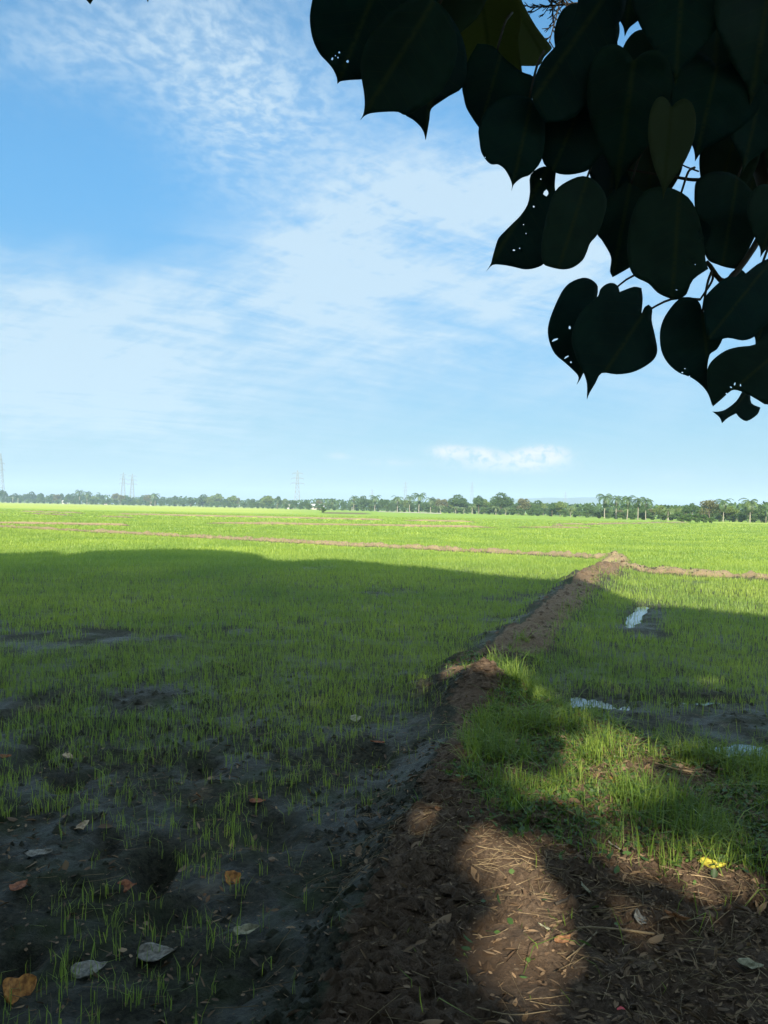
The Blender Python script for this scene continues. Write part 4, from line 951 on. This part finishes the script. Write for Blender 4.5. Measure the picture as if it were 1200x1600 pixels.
for px, sc_, lab in ((688, 1.2, 'short palm at the foot of the big round tree'), (738, 1.25, 'short drooping palm under the two big dark trees'), (712, 1.1, 'short brownish palm left of the drooping one'), (775, 1.2, 'short palm in front of the largest dark tree'),
                     (892, 1.0, 'short bushy palm alone on the field edge'), (1044, 1.0, 'short bright palm beside the pond'), (725, 1.0, 'short dull palm between two taller ones'), (790, 1.0, 'short palm at the right foot of the largest tree')):
    far_tree('shortpalm', 'young_palm', px, depth_of(px) * .985, sc_, lab, 'palm', 'palms along the far edge of the fields')
BIG = [(715, 772, 'round', 1.0, 'big round dark tree, left of the two largest in the middle'), (783, 769, 'round', .95, 'largest dark rounded tree right of the middle'), (748, 774, 'tall', 1.0, 'dark tree squeezed between the two big round ones'),
       (815, 778, 'dry', 1.0, 'reddish brown tree right of the largest dark tree'), (875, 783, 'light', 1.0, 'yellowish green tree between brown tree and palms'), (1108, 780, 'dry', 1.0, 'pinkish dry tree in front of the right hand palms'),
       (1140, 790, 'light', 1.1, 'bright green low tree under the right hand palms'), (1033, 789, 'light', 1.0, 'rounded grey green tree right of the five palms'), (863, 785, 'tall', .9, 'dark narrow tree left of the yellowish one'),
       (920, 787, 'round', .8, 'bluish green tree just left of the five palms'), (318, 772, 'round', 1.1, 'highest dome shaped dark tree of the left half'), (298, 777, 'round', 1.0, 'dark spreading tree left of the dome shaped one'),
       (352, 779, 'round', .9, 'rounded tree right of the dome shaped one'), (420, 774, 'light', 1.1, 'pale yellow green tree left of the tall pylon'), (478, 781, 'round', .9, 'dark tree right of the tall pylon'),
       (64, 770, 'tall', 1.0, 'peaked tree in the hazy left tree line'), (3, 765, 'tall', 1.0, 'grey tree at the foot of the left edge pylon'), (90, 772, 'dry', 1.0, 'brownish tree in the left tree line above the pale roof'),
       (265, 778, 'round', .8, 'low dark tree right of the spiky palm'), (535, 783, 'tall', .8, 'pointed tree right of the grey roofed house'), (1072, 788, 'tall', .9, 'dark tree behind the pond'), (603, 780, 'tall', .9, 'dark upright tree in the middle palm cluster'),
       (842, 787, 'round', .8, 'low green tree right of the reddish brown one'), (1190, 789, 'round', .9, 'dark rounded tree at the right edge')]
for px, top, k, sx_, lab in BIG:
    dep = depth_of(px) * random.uniform(1.0, 1.04); h0 = {'round': 10, 'tall': 12, 'light': 8.5, 'dry': 9.5}[k]; s = HZ(px, top, dep) / h0
    far_tree(k, 'broadleaf_tree', px, dep, s, lab, 'tree', sx=sx_ * min(1.4, 1 / max(s, .8)) if s > 1.3 else sx_)
# many more that the haze makes all alike
px = -60.0; i = 0
while px < 1270:
    dep = depth_of(px) * random.uniform(1.03, 1.22); top = float(np.interp(px, [0, 150, 250, 330, 500, 600, 700, 800, 870, 930, 1000, 1060, 1120, 1200], [774, 773, 777, 779, 784, 782, 781, 783, 790, 794, 794, 794, 792, 793])) + random.uniform(-4, 5) - (random.uniform(2, 6) if random.random() < .2 else 0)
    k = random.choice(['round', 'tall', 'light', 'round', 'bush', 'dry', 'tall']); h0 = {'round': 10, 'tall': 12, 'light': 8.5, 'dry': 9.5, 'bush': 4.2}[k]
    if k == 'dry' and random.random() < .5: k, h0 = 'round', 10
    s = HZ(px, top, dep) / h0
    far_tree(k, 'field_edge_tree', px, dep, s, 'one of the many small hazy trees filling the far tree line', 'tree', 'small trees filling the far tree line', sx=random.uniform(.8, 1.1) if k != 'bush' else .6)
    px += random.uniform(5, 12) * (1.0 if px < 850 else 1.5); i += 1
px = -60.0
while px < 1270:
    dep = depth_of(px) * random.uniform(.99, 1.03); s = random.uniform(.5, .9) * dep / 480 + .25
    far_tree('bush', 'field_edge_bush', px, dep, s * .9, 'one of the low bushes along the foot of the far tree line', 'bush', 'low bushes along the far tree line')
    px += random.uniform(7, 14) * (1.0 if px < 800 else 1.5)
far_tree('bush', 'lone_bush', 504, 245, .42, 'small dark bush standing alone out in the field', 'bush', None)
# distant woods closing the view behind the trees
def wood():
    n = 16000; pxr = rng.uniform(-200, 1400, n); dep = np.array([depth_of(p) for p in pxr]) * rng.uniform(1.24, 1.5, n)
    xs_ = (pxr - 600) / F * dep; top = (4.5 + 10 * fbm(xs_ * .02, dep * .004, 1, 4, 301)) * np.interp(dep, [250, 1300], [.55, 1.15]); z = rng.uniform(0, 1, n) ** .8 * top
    P = np.stack([xs_, dep, z], -1); a = rng.normal(size=(n, 3)); a /= np.linalg.norm(a, axis=1)[:, None]; b = np.cross(a, rng.normal(size=(n, 3))); b /= np.linalg.norm(b, axis=1)[:, None]
    sz = (rng.uniform(.6, 1.2, n) * np.interp(dep, [250, 1300], [.8, 2.2]))[:, None]
    Vb = np.stack([P - a * sz, P + b * sz * .7, P + a * sz, P - b * sz * .7], 1).reshape(-1, 3)
    me = np_mesh('distant_woods', Vb, [np.arange(n)[:, None] * 4 + np.array([[0, 1, 2, 3]])], False); add_attr(me, 'tint', np.repeat(rng.uniform(0, 1, n), 4))
    tag(link_mesh('distant_woods', me, leafy('wood_foliage', (.03, .065, .02), (.07, .12, .03), .25, .6, attr='tint', spec=.2)), 'continuous hazy woods closing the view behind the field edge trees', 'woods', kind='stuff')
wood()

# ------------------------------------------------------------------ pylons, houses, pond, hill
M['steel'] = solid('galvanised_steel', (.22, .235, .25), .6, .25, 2)
def bars(name, segs, mat, parent):
    Vv, Fc = [], []
    for p, q, r in segs:
        p, q = Vector(p), Vector(q); t = (q - p).normalized(); a = t.orthogonal().normalized(); b = t.cross(a); k0 = len(Vv)
        for c in (p, q):
            for k in range(4): th = math.pi / 4 + k * math.pi / 2; Vv.append(c + (a * math.cos(th) + b * math.sin(th)) * r)
        for k in range(4): Fc.append((k0 + k, k0 + (k + 1) % 4, k0 + 4 + (k + 1) % 4, k0 + 4 + k))
        Fc.append((k0 + 3, k0 + 2, k0 + 1, k0)); Fc.append((k0 + 4, k0 + 5, k0 + 6, k0 + 7))
    return link_mesh(name, py_mesh(name, Vv, Fc, False), mat, parent)
def pylon(px, dep, top, label, arms=3, arm=7.5, rot=.15):
    x, y = far_xy(px, dep); H = HZ(px, top, dep); root = empty('power_pylon', (x, y, 0), rot); w0 = H * .085; t = .14
    wid = lambda z: w0 * (1 - z / H) ** 1.0 * .85 + .5 + (w0 * .15 if z < H * .1 else 0); seg = []
    zs = [0, .16, .31, .44, .55, .65, .74, .82, .9, 1.0]; cn = [(1, 1), (-1, 1), (-1, -1), (1, -1)]
    for z0, z1 in zip(zs[:-1], zs[1:]):
        a, b = wid(z0 * H) , wid(z1 * H) if z1 < 1 else .12
        for i in range(4):
            c, d = cn[i], cn[(i + 1) % 4]; P0 = (c[0] * a, c[1] * a, z0 * H); P1 = (c[0] * b, c[1] * b, z1 * H); Q0 = (d[0] * a, d[1] * a, z0 * H); Q1 = (d[0] * b, d[1] * b, z1 * H)
            seg += [(P0, P1, t * 1.4), (P0, Q1, t * .8), (Q0, P1, t * .8), (P1, Q1, t * .8)]
    bars('lattice_tower', seg, M['steel'], root)
    for k in range(arms):
        z = H * (.66 + .13 * k); L = arm * (1, .92, .8)[k % 3]; w = wid(z)
        bars('crossarm', [((-L, 0, z), (-w, w, z), t), ((-L, 0, z), (-w, -w, z), t), ((L, 0, z), (w, w, z), t), ((L, 0, z), (w, -w, z), t), ((-L, 0, z), (-w, 0, z + H * .035), t), ((L, 0, z), (w, 0, z + H * .035), t), ((-w, 0, z), (w, 0, z), t)], M['steel'], root)
        bars('insulator', [((s_ * L, 0, z), (s_ * L, 0, z - 2.0), .12) for s_ in (-1, 1)], M['steel'], root)
    tag(root, label, 'pylon', 'power line pylons in the haze')
pylon(464, 860, 735, 'lattice power pylon with three crossarms left of centre'); pylon(0, 930, 708, 'lattice pylon cut by the left edge of the view', arm=5, arms=2)
pylon(192, 1150, 738, 'left one of the two small pylons standing close together', arms=3, arm=6); pylon(206, 1120, 740, 'right one of the two close pylons, with a flat top arm', arms=3, arm=7)
pylon(633, 1700, 752, 'faint pylon in the haze behind the middle palms', arm=6); pylon(581, 1900, 764, 'faintest pylon left of the middle palms', arm=7); pylon(737, 2100, 752, 'ghostly pylon above the two big round trees', arm=7); pylon(883, 2200, 768, 'ghostly short pylon above the yellowish tree', arm=7)
M['wall'] = solid('painted_wall', (.36, .34, .30), .85, .2, .8); M['white'] = solid('white_wall', (.40, .39, .37), .85, .15, .8)
M['roof_grey'] = solid('grey_roof', (.34, .35, .36), .6, .3, .7); M['roof_pale'] = solid('pale_tin_roof', (.34, .34, .34), .5, .25, .7); M['roof_brown'] = solid('rusty_roof', (.26, .16, .11), .8, .4, .7)
M['glass'] = solid('dark_window', (.04, .045, .05), .15, .2, 3, spec=.6)
def house(px, dep, w, d, h, rh, wall, roof, label, rot=.2):
    x, y = far_xy(px, dep); root = empty('house', (x, y, 0), rot); w *= .55; d *= .6; h *= .75; rh *= .7
    bw = py_mesh('wall', [(-w, -d, -.2), (w, -d, -.2), (w, d, -.2), (-w, d, -.2), (-w, -d, h), (w, -d, h), (w, d, h), (-w, d, h), (-w, 0, h + rh), (w, 0, h + rh)],
                 [(0, 1, 5, 4), (2, 3, 7, 6), (1, 2, 6, 9, 5), (3, 0, 4, 8, 7), (3, 2, 1, 0)], False); link_mesh('wall', bw, M[wall], root)
    e = .5; t = .15
    Vr, Fr = [], []
    for s_ in (-1, 1):
        k0 = len(Vr); q = rh / d
        for z in (0.02, t):
            Vr += [(-w - e, 0, h + rh + z), (w + e, 0, h + rh + z), (w + e, s_ * (d + e), h - e * q + z), (-w - e, s_ * (d + e), h - e * q + z)]
        Fr += [tuple(k0 + a for a in f) for f in ((4, 5, 6, 7), (3, 2, 1, 0), (0, 1, 5, 4), (1, 2, 6, 5), (2, 3, 7, 6), (3, 0, 4, 7))]
    link_mesh('roof', py_mesh('roof', Vr, Fr, False), M[roof], root)
    def panel(name, cx, cz, pw, ph, mat):
        yb = -d - .06; link_mesh(name, py_mesh(name, [(cx - pw, yb, cz - ph), (cx + pw, yb, cz - ph), (cx + pw, yb, cz + ph), (cx - pw, yb, cz + ph), (cx - pw, -d + .02, cz - ph), (cx + pw, -d + .02, cz - ph), (cx + pw, -d + .02, cz + ph), (cx - pw, -d + .02, cz + ph)],
                  [(0, 1, 2, 3), (4, 7, 6, 5), (0, 4, 5, 1), (1, 5, 6, 2), (2, 6, 7, 3), (3, 7, 4, 0)], False), M[mat], root)
    panel('window', -w * .5, h * .55, .6, .5, 'glass'); panel('window', w * .5, h * .55, .6, .5, 'glass'); panel('door', 0, h * .38, .5, h * .38, 'roof_brown')
    tag(root, label, 'house', 'small houses along the tree line')
house(453, 575, 3.0, 3.2, 3.0, 2.0, 'white', 'roof_grey', 'white gabled house beside the small palm', 1.3)
house(496, 570, 8, 4, 3.0, 2.6, 'wall', 'roof_grey', 'long house with a grey roof right of the tall pylon'); house(102, 900, 5, 4, 3.4, 2.4, 'white', 'roof_pale', 'small house with a bright pale roof in the left trees')
house(166, 900, 4, 3, 2.6, 1.6, 'white', 'roof_pale', 'low white house left of the two close pylons')
house(238, 840, 4, 3, 3.4, 2.0, 'wall', 'roof_brown', 'pinkish house under the spiky palm')

def post(px, dep, h, label):
    x, y = far_xy(px, dep); o = tube('white_post', [(0, 0, -.2), (0, 0, h * .9), (0, 0, h)], [.16, .15, .11], M['white'], None, 8); o.location = (x, y, 0); tag(o, label, 'post', 'white posts at the field edge')
for px, dep, h, lab in ((374, 700, 2.6, 'white post standing alone left of the pale tree'), (277, 780, 2.6, 'left one of a pair of posts below the left trees'), (283, 780, 2.8, 'right one of a pair of posts below the left trees'), (20, 700, 6, 'thin pale pole at far left by the pylon'), (28, 690, 4.5, 'short pale pole right of the thin one at far left'), (550, 455, 2.2, 'white post under the middle trees')):
    post(px, dep, h, lab)
def strip(name, P, z, mat):
    V_ = [(p[0], p[1], z) for p in P]; return tag(link_mesh(name, py_mesh(name, V_, [tuple(range(len(P)))], False), mat), kind='structure')
strip('pond', [flat_px(1030, 816.2), flat_px(1042, 819.6), flat_px(1066, 820.6), flat_px(1072, 818.6), flat_px(1052, 816.6)], .012, M['water'])
strip('pond', [flat_px(1018, 814.6), flat_px(1022, 815.6), flat_px(1046, 816.0), flat_px(1040, 815.0)], .012, M['water'])
M['track'] = solid('dry_track', (.42, .38, .30), .9, .25, .3, coord='Object')
strip('dirt_track', [flat_px(590, 798.9), flat_px(590, 799.7), flat_px(690, 802.8), flat_px(690, 801.6)], .03, M['track'])
for k, (px, s) in enumerate(((1066, .30), (1076, .42), (1088, .45), (1100, .40), (1112, .3))):
    far_tree('bush', 'pond_bush', px, 150 + 3 * (k % 3), s, ('pond side bush, %s of the low clump at right' % ('leftmost', 'second from left', 'middle one', 'fourth from left', 'rightmost')[k]), 'bush', 'bushes on the pond bank')
# a low hill, pale with distance
def hill():
    n = 60; Vv, Fc = [], []
    for i in range(n + 1):
        t = i / n; px = 640 + 520 * t; x, y = far_xy(px, 3900)
        z = 92 * max(0, math.sin(math.pi * t)) ** 1.3 * (.72 + .35 * float(fbm(np.array(t), np.array(0.), 5, 3, 401)))
        for j in range(7): s = j / 6; Vv.append((x, y - 500 + 1000 * s, z * math.sin(math.pi * (.001 + s * .998)) - 1))
    for i in range(n):
        for j in range(6): a = i * 7 + j; Fc.append((a, a + 7, a + 8, a + 1))
    tag(link_mesh('hill', py_mesh('hill', Vv, Fc), solid('hill_forest', (.06, .10, .035), .9, .4, .004)), kind='structure')
hill()

# ------------------------------------------------------------------ haze
def haze(density=.00030, top=140):
    m, n, out = new_mat('haze'); pv = n.node('ShaderNodeVolumePrincipled'); pv.inputs['Color'].default_value = (.55, .74, .92, 1); pv.inputs['Density'].default_value = density; pv.inputs['Anisotropy'].default_value = .0
    n.l.new(pv.outputs[0], out.inputs['Volume'])
    a = 6200; Vv = [(x, y, z) for z in (-2.0, top) for x, y in ((-a, -a), (a, -a), (a, a), (-a, a))]
    o = link_mesh('haze', py_mesh('haze', Vv, [(0, 3, 2, 1), (4, 5, 6, 7), (0, 1, 5, 4), (1, 2, 6, 5), (2, 3, 7, 6), (3, 0, 4, 7)], False), m); o['kind'] = 'stuff'
haze()
